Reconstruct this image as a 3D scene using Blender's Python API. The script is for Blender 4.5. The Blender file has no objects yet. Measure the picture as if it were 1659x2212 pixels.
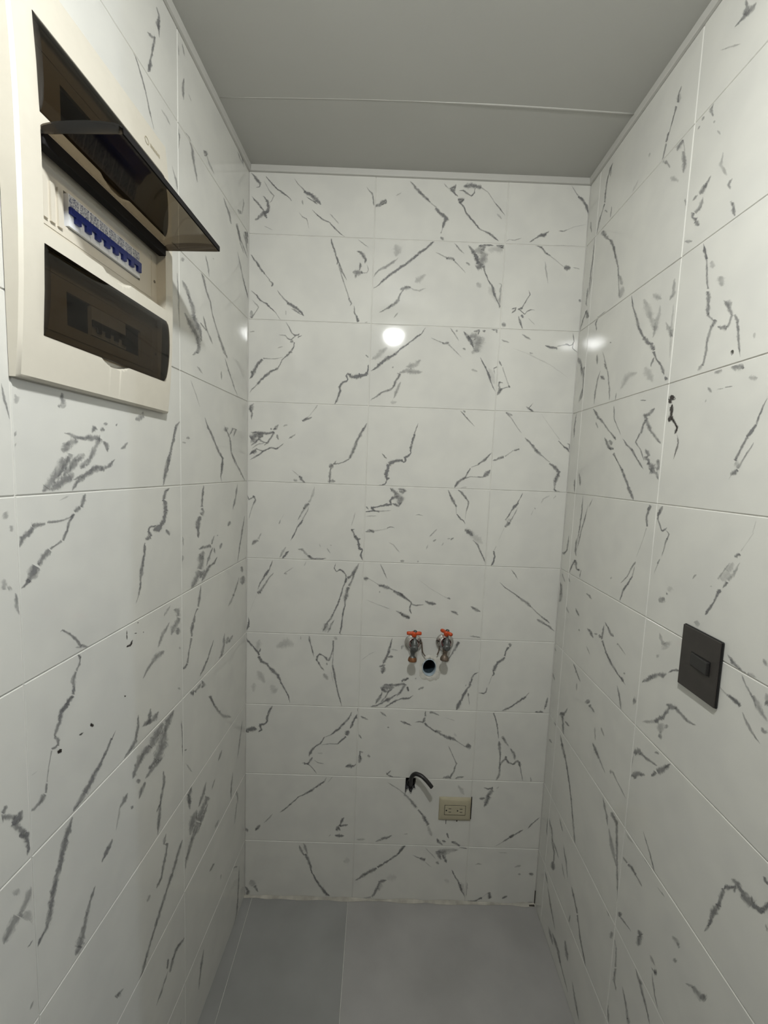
import bpy, bmesh, math, random
from mathutils import Vector, Matrix
random.seed(7)
sc = bpy.context.scene
COL = sc.collection

# ------------------------------------------------------------------ camera
cam_d = bpy.data.cameras.new('camera'); cam = bpy.data.objects.new('camera', cam_d); COL.objects.link(cam)
cam_d.sensor_fit = 'HORIZONTAL'; cam_d.sensor_width = 36.0
cam_d.lens = 922.1265/1659*36.0
cam_d.shift_x = (829.5-819.067)/1659; cam_d.shift_y = -(1106-1105.62)/1659
cam_d.clip_start = 0.02
CR = Vector((0.99934067, -0.00297332, 0.03618546)); CU = Vector((-0.03572935, 0.09660145, 0.99468164)); CF = Vector((0.00645308, 0.9953187, -0.09643152))
M = Matrix((CR, CU, -CF)).transposed().to_4x4(); M.translation = Vector((0.41786389, -1.37255674, 1.51353384))
cam.matrix_world = M
sc.camera = cam

# ------------------------------------------------------------------ world, exposure
w = bpy.data.worlds.new('world'); sc.world = w; w.use_nodes = True
w.node_tree.nodes['Background'].inputs[0].default_value = (0.5, 0.52, 0.55, 1)
w.node_tree.nodes['Background'].inputs[1].default_value = 0.02
vs = sc.view_settings
vs.view_transform = 'Standard'; vs.look = 'None'; vs.gamma = 1.0; vs.use_curve_mapping = False
vs.exposure = 0.22
cy = sc.cycles; cy.use_light_tree = False; cy.max_bounces = 6; cy.diffuse_bounces = 3; cy.glossy_bounces = 3; cy.transmission_bounces = 3; cy.transparent_max_bounces = 12; cy.adaptive_threshold = .03
BULB_MAIN = 545.0         # emission of the round LED downlight above the alcove
BULB_NEXT = 1500.0         # emission of the bulb in the adjoining room

# ------------------------------------------------------------------ measured room
AL, AR, W = -0.05008, -0.0262, 1.02873
NL = Vector((1, AL, 0)).normalized(); NR = Vector((-1, -AR, 0)).normalized()
CEIL = 2.406
def PB(u, z, t=0): return Vector((u, -t, z))
def PL(u, z, t=0): return Vector((AL*u, -u, z)) + NL*t
def PR(u, z, t=0): return Vector((W+AR*u, -u, z)) + NR*t
FRAME = {'b': PB, 'l': PL, 'r': PR}

# ------------------------------------------------------------------ helpers
def tag(o, label=None, cat=None, group=None, kind=None):
    if label: o['label'] = label
    if cat: o['category'] = cat
    if group: o['group'] = group
    if kind: o['kind'] = kind
    return o
def empty(name, loc):
    o = bpy.data.objects.new(name, None); COL.objects.link(o); o.location = loc; o.empty_display_size = .05
    return o
def link(name, me, parent=None, loc=None):
    o = bpy.data.objects.new(name, me); COL.objects.link(o)
    if loc is not None: o.location = loc
    if parent is not None:
        o.parent = parent
        bpy.context.view_layer.update() if False else None
    return o
class MB:
    def __init__(s): s.v = []; s.f = []; s.m = []; s.sm = []
    def add(s, vs, fs, mi=0, smooth=False):
        b = len(s.v); s.v += [Vector(p) for p in vs]
        for f in fs: s.f.append([b+i for i in f]); s.m.append(mi); s.sm.append(smooth)
    def box(s, fr, u0, u1, z0, z1, t0, t1, mi=0):
        c = [fr(u, z, t) for t in (t0, t1) for z in (z0, z1) for u in (u0, u1)]
        s.add(c, [(0,1,3,2),(4,6,7,5),(0,4,5,1),(2,3,7,6),(0,2,6,4),(1,5,7,3)], mi)
    def lathe(s, prof, org, axis, seg=24, mi=0, sx=1.0, sy=1.0, up=None, cap=True):
        axis = Vector(axis).normalized(); up = Vector(up) if up else (Vector((0,0,1)) if abs(axis.z) < .9 else Vector((1,0,0)))
        a = axis.cross(up).normalized(); b = axis.cross(a).normalized(); org = Vector(org); vs = []; fs = []
        for r, h in prof:
            for k in range(seg):
                th = 2*math.pi*k/seg; vs.append(org+axis*h+(a*math.cos(th)*sx+b*math.sin(th)*sy)*r)
        for i in range(len(prof)-1):
            for k in range(seg):
                k2 = (k+1) % seg; fs.append((i*seg+k, i*seg+k2, (i+1)*seg+k2, (i+1)*seg+k))
        if cap: fs.append(tuple(range(seg))[::-1]); fs.append(tuple((len(prof)-1)*seg+k for k in range(seg)))
        s.add(vs, fs, mi, True)
    def tube(s, pts, r, seg=12, mi=0, sy=1.0):
        pts = [Vector(p) for p in pts]; n = len(pts); rs = r if isinstance(r, (list, tuple)) else [r]*n
        T = [(pts[min(i+1,n-1)]-pts[max(i-1,0)]).normalized() for i in range(n)]
        u = Vector((0,0,1)) if abs(T[0].z) < .9 else Vector((1,0,0)); u = (u-T[0]*u.dot(T[0])).normalized(); vs = []; fs = []
        for i in range(n):
            u = (u-T[i]*u.dot(T[i])).normalized(); b = T[i].cross(u)
            for k in range(seg):
                th = 2*math.pi*k/seg; vs.append(pts[i]+(u*math.cos(th)+b*math.sin(th)*sy)*rs[i])
        for i in range(n-1):
            for k in range(seg):
                k2 = (k+1) % seg; fs.append((i*seg+k, i*seg+k2, (i+1)*seg+k2, (i+1)*seg+k))
        fs.append(tuple(range(seg))[::-1]); fs.append(tuple((n-1)*seg+k for k in range(seg)))
        s.add(vs, fs, mi, True)
    def mesh(s, name, mats, org=(0,0,0), recalc=True, bevel=0, bseg=2, angle=None):
        org = Vector(org); me = bpy.data.meshes.new(name)
        me.from_pydata([tuple(p-org) for p in s.v], [], s.f); 
        for m in (mats if isinstance(mats, (list, tuple)) else [mats]): me.materials.append(m)
        for p, mi, sm in zip(me.polygons, s.m, s.sm): p.material_index = mi; p.use_smooth = sm
        if recalc or bevel:
            bm = bmesh.new(); bm.from_mesh(me)
            bmesh.ops.recalc_face_normals(bm, faces=bm.faces)
            if bevel:
                ed = [e for e in bm.edges if len(e.link_faces) == 2 and e.calc_face_angle(0) > .6]
                bmesh.ops.bevel(bm, geom=ed, offset=bevel, segments=bseg, profile=.5, affect='EDGES', clamp_overlap=True)
            bm.to_mesh(me); bm.free()
        if angle is not None:
            me.polygons.foreach_set('use_smooth', [True]*len(me.polygons)); me.set_sharp_from_angle(angle=angle)
        return me
    def obj(s, name, mats, parent=None, org=None, **kw):
        if parent is not None and org is None: org = parent.location
        org = Vector(org) if org is not None else Vector((0,0,0))
        me = s.mesh(name, mats, org, **kw)
        o = bpy.data.objects.new(name, me); COL.objects.link(o)
        if parent is not None: o.parent = parent; o.location = org-PW(parent)
        else: o.location = org
        return o
def PW(o):                                     # world position of an unrotated parent chain
    p = Vector(o.location)
    while o.parent is not None: o = o.parent; p += Vector(o.location)
    return p
def catmull(P, n):
    P = [Vector(p) for p in P]; out = []
    for i in range(len(P)-1):
        a, b, c, d = P[max(i-1,0)], P[i], P[i+1], P[min(i+2,len(P)-1)]
        for k in range(n):
            t = k/n; out.append(.5*((2*b)+(c-a)*t+(2*a-5*b+4*c-d)*t*t+(3*b-a-3*c+d)*t**3))
    return out+[P[-1]]

# ------------------------------------------------------------------ materials
def new_mat(name):
    m = bpy.data.materials.new(name); m.use_nodes = True; nt = m.node_tree
    return m, nt, nt.nodes['Principled BSDF'], nt.nodes, nt.links
def mat(name, col, rough=.5, metal=0., var=.0, scale=30., bump=0., bscale=200., spec=.5, coat=0.):
    m, nt, b, N, L = new_mat(name)
    b.inputs['Base Color'].default_value = (*col, 1); b.inputs['Roughness'].default_value = rough; b.inputs['Metallic'].default_value = metal
    b.inputs['Specular IOR Level'].default_value = spec; b.inputs['Coat Weight'].default_value = coat
    g = N.new('ShaderNodeNewGeometry')
    if var > 0:
        n = N.new('ShaderNodeTexNoise'); n.inputs['Scale'].default_value = scale; n.inputs['Detail'].default_value = 5
        r = N.new('ShaderNodeMapRange'); r.inputs[1].default_value = .3; r.inputs[2].default_value = .7; r.inputs[3].default_value = 1-var; r.inputs[4].default_value = 1+var
        v = N.new('ShaderNodeVectorMath'); v.operation = 'SCALE'; v.inputs[0].default_value = col
        L.new(g.outputs['Position'], n.inputs['Vector']); L.new(n.outputs[0], r.inputs[0]); L.new(r.outputs[0], v.inputs['Scale']); L.new(v.outputs[0], b.inputs['Base Color'])
    if bump > 0:
        n = N.new('ShaderNodeTexNoise'); n.inputs['Scale'].default_value = bscale; n.inputs['Detail'].default_value = 3
        bp = N.new('ShaderNodeBump'); bp.inputs['Strength'].default_value = bump; bp.inputs['Distance'].default_value = .001
        L.new(g.outputs['Position'], n.inputs['Vector']); L.new(n.outputs[0], bp.inputs['Height']); L.new(bp.outputs[0], b.inputs['Normal'])
    return m
def tile_mat():
    m, nt, b, N, L = new_mat('glazed_marble_tile')
    g = N.new('ShaderNodeNewGeometry')
    n = N.new('ShaderNodeTexNoise'); n.inputs['Scale'].default_value = 9; n.inputs['Detail'].default_value = 2; n.inputs['Roughness'].default_value = .6
    r = N.new('ShaderNodeValToRGB'); r.color_ramp.elements[0].position = .40; r.color_ramp.elements[1].position = .62
    r.color_ramp.elements[0].color = (.657, .650, .603, 1); r.color_ramp.elements[1].color = (.622, .616, .576, 1)
    L.new(g.outputs['Position'], n.inputs['Vector']); L.new(n.outputs[0], r.inputs[0]); L.new(r.outputs[0], b.inputs['Base Color'])
    b.inputs['Roughness'].default_value = .055; b.inputs['Specular IOR Level'].default_value = .5
    return m
def vein_mat(name, col, rag=.75):
    # printed vein: a ribbon whose opacity fades across its width (uv.y) with ragged, mottled edges
    m, nt, b, N, L = new_mat(name)
    b.inputs['Base Color'].default_value = (*col, 1); b.inputs['Roughness'].default_value = .055
    g = N.new('ShaderNodeNewGeometry'); uv = N.new('ShaderNodeUVMap'); uv.uv_map = 'UVMap'
    sp = N.new('ShaderNodeSeparateXYZ'); L.new(uv.outputs[0], sp.inputs[0])
    def mth(op, a, c=None):
        x = N.new('ShaderNodeMath'); x.operation = op
        for i, q in enumerate((a, c)):
            if q is None: continue
            if isinstance(q, (int, float)): x.inputs[i].default_value = q
            else: L.new(q, x.inputs[i])
        return x.outputs[0]
    d = mth('SUBTRACT', 1.0, mth('ABSOLUTE', mth('SUBTRACT', mth('MULTIPLY', sp.outputs[1], 2.0), 1.0)))
    n = N.new('ShaderNodeTexNoise'); n.inputs['Scale'].default_value = 260; n.inputs['Detail'].default_value = 2; L.new(g.outputs['Position'], n.inputs['Vector'])
    n2 = N.new('ShaderNodeTexNoise'); n2.inputs['Scale'].default_value = 70; n2.inputs['Detail'].default_value = 1; L.new(g.outputs['Position'], n2.inputs['Vector'])
    e = mth('ADD', d, mth('MULTIPLY', mth('SUBTRACT', n.outputs[0], .5), rag*1.6))
    r = N.new('ShaderNodeMapRange'); r.interpolation_type = 'SMOOTHSTEP'; r.inputs[1].default_value = .06; r.inputs[2].default_value = .88; L.new(e, r.inputs[0])
    k = N.new('ShaderNodeMapRange'); k.inputs[1].default_value = .32; k.inputs[2].default_value = .66; k.inputs[3].default_value = .68; k.inputs[4].default_value = 1.12; L.new(n2.outputs[0], k.inputs[0])
    # the ribbon's own strength sits in uv.x
    a = N.new('ShaderNodeMath'); a.operation = 'MULTIPLY'; a.use_clamp = True
    L.new(mth('MULTIPLY', sp.outputs[0], r.outputs[0]), a.inputs[0]); L.new(k.outputs[0], a.inputs[1])
    fade = mth('MULTIPLY', a.outputs[0], mth('GREATER_THAN', d, .015))
    L.new(fade, b.inputs['Alpha'])
    return m
def smoked_mat(name, tint):
    m, nt, b, N, L = new_mat(name)
    tr = N.new('ShaderNodeBsdfTransparent'); tr.inputs[0].default_value = (*tint, 1)
    gl = N.new('ShaderNodeBsdfGlossy'); gl.inputs[0].default_value = (1, 1, 1, 1); gl.inputs['Roughness'].default_value = .06
    lw = N.new('ShaderNodeLayerWeight'); lw.inputs[0].default_value = .5
    pw = N.new('ShaderNodeMath'); pw.operation = 'POWER'; pw.inputs[1].default_value = 5; L.new(lw.outputs['Facing'], pw.inputs[0])
    fr = N.new('ShaderNodeMath'); fr.operation = 'MULTIPLY_ADD'; fr.inputs[1].default_value = .75; fr.inputs[2].default_value = .022; L.new(pw.outputs[0], fr.inputs[0])
    mx = N.new('ShaderNodeMixShader'); L.new(fr.outputs[0], mx.inputs[0]); L.new(tr.outputs[0], mx.inputs[1]); L.new(gl.outputs[0], mx.inputs[2])
    L.new(mx.outputs[0], N['Material Output'].inputs[0]); return m
def emit_mat(name, col, s):
    m, nt, b, N, L = new_mat(name)
    b.inputs['Base Color'].default_value = (.9, .9, .9, 1); b.inputs['Emission Color'].default_value = (*col, 1); b.inputs['Emission Strength'].default_value = s
    return m
def label_mat():
    m, nt, b, N, L = new_mat('printed_breaker_label')
    g = N.new('ShaderNodeNewGeometry'); n = N.new('ShaderNodeTexNoise'); n.inputs['Scale'].default_value = 520; n.inputs['Detail'].default_value = 2
    r = N.new('ShaderNodeValToRGB'); r.color_ramp.elements[0].position = .42; r.color_ramp.elements[1].position = .50
    r.color_ramp.elements[0].color = (.12, .13, .2, 1); r.color_ramp.elements[1].color = (.55, .56, .58, 1)
    L.new(g.outputs['Position'], n.inputs['Vector']); L.new(n.outputs[0], r.inputs[0]); L.new(r.outputs[0], b.inputs['Base Color']); return m
TILE = tile_mat(); VEIN = vein_mat('printed_marble_vein', (.20, .20, .202), .6); STAIN = vein_mat('dark_stain', (.02, .014, .012), .9)
GROUT = mat('grout', (.66, .645, .60), .85, var=.12, scale=14, bump=.3)
FILLET = mat('dirty_floor_grout', (.40, .38, .33), .9, var=.3, scale=22, bump=.4)
PAINT = mat('ceiling_paint', (.47, .467, .435), .6, var=.03, scale=3, bump=.12, bscale=260)
TRIMM = mat('ceiling_trim_pvc', (.49, .482, .448), .45)
WALLP = mat('wall_paint', (.58, .53, .44), .7, var=.03, scale=4, bump=.1)
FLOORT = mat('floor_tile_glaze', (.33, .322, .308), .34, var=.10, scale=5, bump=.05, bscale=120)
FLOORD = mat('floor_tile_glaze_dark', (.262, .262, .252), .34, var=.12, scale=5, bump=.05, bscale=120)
CREAM = mat('cream_plastic', (.64, .60, .51), .32, var=.015, scale=60)
CREAM2 = mat('cream_inner_plastic', (.62, .575, .485), .38)
SMOKE = smoked_mat('smoked_plastic', (.43, .392, .335)); SMOKE2 = smoked_mat('smoked_plastic_thick', (.30, .27, .235))
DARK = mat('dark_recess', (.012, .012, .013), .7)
BLACKP = mat('black_plastic', (.022, .021, .02), .4)
MATTE = mat('matte_black', (.010, .009, .009), .7, spec=.2)
BLUE = mat('blue_toggle', (.006, .018, .17), .35)
WHITEP = mat('white_plastic', (.78, .79, .80), .35)
LABEL = label_mat()
LOGO = mat('faded_print', (.36, .32, .22), .5)
SCREW = mat('screw_metal', (.25, .23, .2), .4, .9)
PLATE = mat('bronze_switch_plate', (.042, .037, .033), .42, .1, var=.08, scale=40)
EDGE = mat('black_plate_edge', (.006, .006, .006), .5)
CHROME = mat('chrome', (.62, .60, .58), .16, 1.0, var=.12, scale=60)
BRASS = mat('grey_valve_metal', (.11, .115, .11), .42, .6, var=.25, scale=120, bump=.3)
RUST = mat('rusty_thread', (.20, .085, .035), .55, .5, var=.4, scale=160, bump=.5)
BROWN = mat('weathered_spout', (.16, .125, .095), .5, .6, var=.3, scale=160)
ORANGE = mat('orange_handle', (.50, .062, .009), .4, var=.2, scale=90)
REDTAPE = mat('dark_red_seal', (.16, .02, .02), .5)
PVC = mat('pale_blue_pvc', (.42, .50, .55), .4, var=.1, scale=60)
PVCIN = mat('dark_pipe_inside', (.05, .075, .09), .3)
WATER = mat('dark_water', (.01, .02, .03), .08)
PLASTER = mat('rough_plaster', (.58, .565, .51), .85, var=.1, scale=60, bump=.8, bscale=180)
MORTAR = mat('broken_mortar', (.05, .05, .052), .9, var=.6, scale=150, bump=1, bscale=300)
RUBBER = mat('black_rubber', (.012, .011, .011), .42)
IVORY = mat('ivory_outlet', (.43, .39, .275), .38, var=.03, scale=80)
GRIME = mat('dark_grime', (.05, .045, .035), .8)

# ------------------------------------------------------------------ tiles with printed veins
VEINS = {
 'b': (
  '60:9,4768,19,4777 36,4738,46,4747 65,4712,77,4718 60,4701,69,4692 44,4698,46,4686|60:14,4638,22,4644 48,4601,56,4608 82,4565,91,4570 98,4528,108,4532|70:79,4641,92,4652 108,4609,124,4617 111,4582,128,4581 105,4560,121,45'
  '52 88,4540,105,4539 103,4516,117,4526|60:120,4571,127,4554 81,4556,92,4541 56,4532,70,4519 33,4512,46,4498|40:88,4730,94,4733 116,4681,121,4684 149,4648,156,4650 130,4616,135,4612 112,4610,114,4604|75:97,4754,105,4760 12'
  '5,4724,132,4730 155,4696,162,4703 173,4681,178,4688 210,4660,215,4668 237,4643,243,4649 255,4622,263,4628|40:269,4749,274,4753 290,4722,295,4726 314,4700,319,4705 338,4676,343,4680|75:327,4669,333,4687 356,4661,365,4678 '
  '388,4638,401,4653 415,4618,429,4631 426,4603,442,4615|60:345,4647,349,4654 379,4629,383,4636 413,4609,418,4615|40:317,4632,325,4634 324,4604,332,4606|70:380,4576,385,4582 407,4551,413,4557 449,4521,453,4527 483,4510,488,'
  '4516 524,4473,530,4479 559,4442,564,4448 581,4429,586,4435|40:300,4561,304,4565 321,4536,324,4540 348,4525,352,4528 358,4495,363,4496 363,4469,368,4470|35:488,4558,493,4563 516,4531,521,4535 544,4503,549,4508|35:92,4473,'
  '95,4478 120,4461,122,4467 147,4452,149,4458|50:705,4719,712,4723 720,4697,725,4702 739,4686,747,4689 748,4636,756,4638 755,4617,763,4620|60:760,4608,758,4623 790,4613,782,4626 810,4633,801,4645 828,4642,830,4657 820,4642'
  ',831,4631 785,4623,794,4610|30:887,4674,883,4680 920,4695,916,4700|60:962,4757,975,4767 991,4723,1003,4734 1027,4693,1037,4704 1061,4665,1072,4677 1090,4644,1100,4656|75:8,4305,18,4312 30,4277,39,4284 50,4255,60,4262 71,'
  '4223,81,4230 95,4194,105,4202|50:98,4197,102,4200 129,4162,133,4165|60:125,4160,131,4167 147,4143,156,4146 137,4124,147,4125 155,4128,149,4135|50:177,4105,183,4108 188,4085,193,4089 219,4053,224,4058 247,4028,252,4032|75'
  ':237,4021,242,4038 267,4013,274,4029 300,3995,311,4009 323,3971,336,3983 339,3955,352,3967|60:262,3997,266,4004 303,3979,307,3986 327,3963,332,3970|35:230,3989,236,3990 230,3960,237,3960|75:16,4094,22,4100 47,4069,53,407'
  '5 75,4037,80,4043 110,4021,115,4028 137,3996,143,4002 165,3974,170,3980|40:166,3976,169,3978 191,3941,194,3943 205,3924,208,3927|40:20,4042,25,4047 61,4002,68,4004 41,3971,47,3968 17,3937,23,3933|40:7,3980,25,3983 15,393'
  '4,32,3937|70:495,4419,507,4422 503,4390,514,4394 517,4352,529,4356|60:519,4352,527,4355 538,4295,546,4298 556,4263,563,4266 571,4224,578,4228 600,4179,607,4183|60:531,4313,545,4318 541,4289,556,4291 535,4272,550,4268|40:'
  '549,4270,556,4271 568,4205,575,4207 583,4160,590,4162 602,4114,608,4117 620,4069,627,4072|50:612,4071,621,4076 630,4043,639,4045 621,4033,629,4028|60:647,4031,657,4032 652,3991,661,3993 667,3964,676,3968 675,3935,684,393'
  '8|50:659,3969,670,3976 680,3936,692,3944|65:656,4343,663,4361 684,4333,696,4348 696,4316,713,4327 705,4301,726,4304 700,4286,719,4280|55:673,4286,684,4290 680,4269,692,4269 671,4245,682,4241|50:635,4215,637,4241 671,4213'
  ',670,4239 700,4218,695,4243|40:644,4197,656,4221 658,4191,670,4215|40:721,4276,726,4278 732,4245,737,4245 724,4231,726,4226 691,4230,691,4224|35:662,4418,666,4423 697,4393,701,4398 732,4372,735,4377|40:723,3929,719,3934 '
  '740,3939,736,3945|75:773,4135,765,4148 807,4157,798,4168 854,4201,844,4212 900,4236,891,4247 933,4263,924,4274 980,4294,970,4305 1020,4328,1010,4339 1059,4362,1049,4373 1085,4379,1075,4390 1118,4413,1107,4422 1143,4446,1'
  '133,4456 1163,4456,1152,4466 1177,4479,1165,4486|40:773,4202,760,4212 798,4235,787,4246 844,4262,835,4275 891,4296,881,4309 918,4317,908,4329|20:872,4389,906,4410 891,4366,931,4371 879,4334,918,4324|55:812,3991,805,4004 '
  '860,4013,852,4026 901,4042,891,4053 930,4072,916,4078 938,4111,925,4118 960,4130,950,4141|50:931,4130,930,4152 957,4131,952,4153 985,4142,978,4163 1001,4146,996,4168|30:978,4158,984,4167 1021,4133,1025,4143 1052,4131,105'
  '0,4141 1093,4149,1088,4158|25:1032,4171,1010,4196 1058,4191,1037,4217 1097,4219,1077,4245|30:903,3965,896,3971 930,3999,922,4005|30:1066,4662,1070,4668 1104,4635,1109,4640 1129,4617,1133,4622|70:1120,4609,1136,4624 1149,'
  '4581,1164,4597 1176,4563,1192,4579 1184,4556,1207,4555 1172,4536,1194,4529 1166,4509,1189,4505|40:1175,4508,1180,4506 1163,4475,1168,4474|60:1158,4445,1168,4459 1183,4430,1192,4444|30:1169,4758,1174,4762 1187,4737,1191,4'
  '741 1208,4724,1212,4730|70:1216,4717,1204,4737 1239,4733,1246,4755 1230,4728,1245,4710 1205,4720,1228,4728 1237,4692,1253,4708 1251,4680,1267,4696|60:1294,4731,1286,4755 1331,4741,1328,4766 1362,4736,1365,4761 1397,4734,'
  '1398,4759|60:1355,4740,1366,4738 1351,4713,1361,4709 1339,4699,1341,4689 1322,4710,1316,4702 1292,4726,1290,4716 1264,4725,1264,4715|70:1261,4661,1259,4677 1293,4667,1302,4681 1276,4664,1286,4650 1267,4665,1268,4649|75:1'
  '264,4657,1271,4663 1299,4624,1307,4629 1307,4599,1315,4604 1337,4568,1344,4574 1373,4531,1380,4537 1398,4503,1405,4509|50:1400,4503,1403,4509 1445,4488,1448,4494|70:1443,4486,1450,4497 1485,4462,1493,4473 1517,4437,1525,'
  '4446|40:1396,4742,1399,4746 1438,4718,1441,4722 1466,4682,1471,4685 1481,4657,1486,4660|60:1474,4669,1479,4673 1510,4632,1515,4636 1532,4608,1537,4612 1550,4586,1555,4590|35:1496,4594,1505,4604 1529,4567,1538,4576|70:198'
  '1,4709,1992,4722 2009,4689,2022,4700 2030,4663,2046,4671 2043,4633,2059,4638 2051,4608,2068,4613|35:1936,4776,1940,4778 1962,4739,1967,4742 1988,4711,1992,4714|65:1747,4457,1736,4471 1778,4480,1769,4495 1805,4485,1796,44'
  '99 1829,4506,1817,4518|50:1766,4478,1768,4491 1796,4473,1793,4485 1815,4488,1806,4497|35:1567,4439,1563,4444 1586,4452,1584,4458 1620,4447,1619,4453 1661,4464,1658,4470|50:1711,4440,1706,4447 1737,4457,1732,4464 1753,447'
  '1,1748,4477|45:1881,4510,1880,4518 1915,4512,1914,4519 1933,4519,1929,4526|25:1932,4521,1930,4524 1981,4542,1980,4545 2054,4558,2053,4561|45:1246,4420,1254,4426 1271,4391,1279,4398 1311,4357,1318,4365|35:1139,4361,1142,4'
  '367 1188,4340,1190,4346 1216,4328,1218,4334|55:1207,4324,1206,4337 1243,4326,1245,4339 1255,4318,1262,4328|40:1249,4320,1254,4325 1285,4289,1290,4294 1328,4249,1333,4253|65:1331,4407,1346,4420 1356,4380,1372,4391 1377,43'
  '50,1396,4358 1392,4303,1411,4308|80:1372,4363,1386,4370 1386,4338,1402,4344 1395,4307,1411,4311|45:1366,4351,1350,4394 1402,4364,1408,4409 1410,4359,1458,4365 1395,4312,1439,4294 1380,4298,1415,4267|60:1401,4400,1399,442'
  '5 1421,4405,1440,4423 1419,4381,1446,4382|60:1431,4410,1431,4424 1492,4409,1492,4423|65:1510,4407,1508,4426 1546,4409,1554,4427 1537,4403,1558,4400|20:1462,4370,1457,4408 1551,4379,1545,4418|40:1323,4306,1331,4319 1352,4'
  '291,1360,4304|35:1404,4268,1392,4284 1444,4296,1431,4312|70:1434,4296,1442,4298 1447,4251,1455,4253 1467,4212,1474,4216 1497,4173,1503,4178|85:1494,4174,1507,4177 1502,4147,1515,4151 1514,4115,1527,4119|50:1519,4116,1523'
  ',4118 1550,4058,1555,4060|40:1535,4190,1539,4203 1550,4189,1565,4193 1542,4151,1557,4151 1545,4052,1560,4052|25:1390,4180,1402,4203 1425,4161,1438,4184|15:1459,4164,1486,4184 1534,4075,1561,4095|60:1742,4423,1745,4434 17'
  '82,4413,1789,4422 1804,4385,1812,4393 1841,4363,1847,4373|25:1842,4366,1845,4370 1900,4326,1903,4330 1929,4307,1932,4311|65:1933,4292,1929,4314 1974,4297,1970,4319|35:1985,4305,1986,4311 2030,4297,2031,4303|30:1808,4337,'
  '1816,4338 1819,4272,1828,4273 1835,4207,1843,4209|60:1721,4163,1728,4165 1732,4139,1739,4138 1715,4113,1721,4109 1697,4079,1703,4076 1681,4052,1687,4049|80:1667,4039,1661,4054 1697,4050,1691,4065|70:1627,4044,1624,4053 1'
  '650,4052,1656,4060 1640,4039,1648,4033 1624,4029,1630,4021|60:1676,4041,1680,4046 1710,4018,1710,4025 1725,4039,1721,4045 1751,4046,1750,4053 1771,4044,1771,4050|80:1680,4013,1693,4022 1696,3994,1708,4002|65:1668,4009,16'
  '78,4012 1681,3969,1691,3972 1697,3932,1708,3936|35:1731,3997,1735,4001 1775,3958,1779,3963|50:1564,3949,1574,3970 1593,3937,1602,3958|50:2031,4113,2040,4126 2049,4101,2058,4114|40:1819,4429,1819,4433 2037,4428,2037,4433|'
  '40:1245,3921,1252,3927 1278,3886,1285,3891 1308,3843,1316,3849|35:1136,3857,1139,3863 1186,3835,1188,3841 1214,3826,1216,3832|50:1209,3821,1208,3837 1250,3822,1249,3838|35:1244,3821,1249,3826 1277,3792,1282,3797 1329,374'
  '7,1333,3751|45:1285,3904,1290,3914 1299,3898,1304,3908|60:1329,3898,1344,3910 1350,3873,1367,3883 1366,3841,1383,3849|80:1358,3874,1373,3883 1380,3842,1396,3849 1396,3800,1413,3805|40:1356,3848,1348,3894 1404,3857,1410,3'
  '903 1412,3858,1460,3863 1397,3804,1441,3782 1380,3799,1404,3758|60:1401,3897,1396,3916 1427,3906,1439,3923 1417,3889,1438,3885|55:1456,3903,1452,3914 1477,3910,1472,3921|55:1506,3917,1505,3930 1536,3919,1543,3931 1537,39'
  '01,1550,3903|45:1332,3797,1338,3809 1354,3788,1359,3800|70:1446,3752,1452,3755 1462,3725,1468,3728 1485,3685,1491,3689 1497,3665,1503,3669|85:1494,3665,1506,3669 1506,3638,1518,3642 1511,3625,1523,3628|60:1514,3625,1519,'
  '3628 1534,3578,1540,3581 1556,3544,1561,3548|15:1484,3679,1521,3696 1531,3585,1569,3602|30:1539,3685,1535,3692 1560,3696,1555,3703|25:1395,3667,1401,3687 1434,3655,1440,3674|45:1698,3896,1705,3906 1724,3880,1730,3890 175'
  '7,3867,1761,3878|40:1574,3857,1577,3868 1623,3843,1626,3853|50:1561,3735,1571,3740 1580,3702,1590,3707|40:1560,3700,1562,3693 1534,3690,1541,3688 1543,3654,1550,3656|30:1590,3697,1595,3698 1607,3650,1612,3652 1640,3579,1'
  '645,3581|60:1570,3609,1584,3608 1569,3580,1583,3582 1577,3564,1590,3571 1585,3551,1597,3557|50:1576,3604,1578,3612 1601,3598,1603,3606|65:1576,3520,1555,3531 1590,3546,1571,3561 1600,3551,1588,3571|45:1592,3561,1589,3567'
  ' 1623,3572,1621,3579 1643,3577,1642,3583|55:1631,3581,1639,3592 1644,3571,1653,3582|75:1847,3832,1850,3846 1883,3823,1885,3838 1920,3818,1926,3832 1916,3815,1931,3815|40:1923,3832,1921,3838 1954,3840,1952,3846 1981,3847,'
  '1979,3854|60:1976,3846,1977,3855 1998,3843,1998,3853|60:2013,3919,2020,3920 2024,3869,2031,3869 2013,3851,2018,3846 1997,3848,1999,3841|50:2021,3870,2027,3869 2018,3827,2023,3830 2056,3801,2059,3805|40:1754,3785,1755,379'
  '8 1778,3783,1779,3796|15:1647,3812,1649,3818 1747,3782,1749,3788 1891,3719,1894,3725 2001,3649,2005,3654|55:1797,3488,1804,3483 1770,3454,1779,3454 1802,3427,1807,3434|60:1754,3459,1759,3467 1783,3440,1789,3448 1801,3424'
  ',1808,3431|55:1339,3418,1345,3424 1369,3391,1375,3397 1399,3357,1405,3363 1436,3324,1442,3330|40:1356,3421,1362,3429 1375,3408,1381,3415|65:1554,3171,1564,3161 1530,3145,1541,3135 1504,3120,1513,3109 1470,3090,1479,3080|'
  '40:1474,3087,1475,3083 1432,3071,1433,3067|70:1422,3065,1430,3059 1402,3031,1411,3027 1396,3010,1404,3005 1376,2993,1383,2985|70:1375,2996,1385,2982 1345,2976,1359,2965 1325,2934,1340,2926|50:1384,2990,1382,2995 1429,300'
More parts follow.
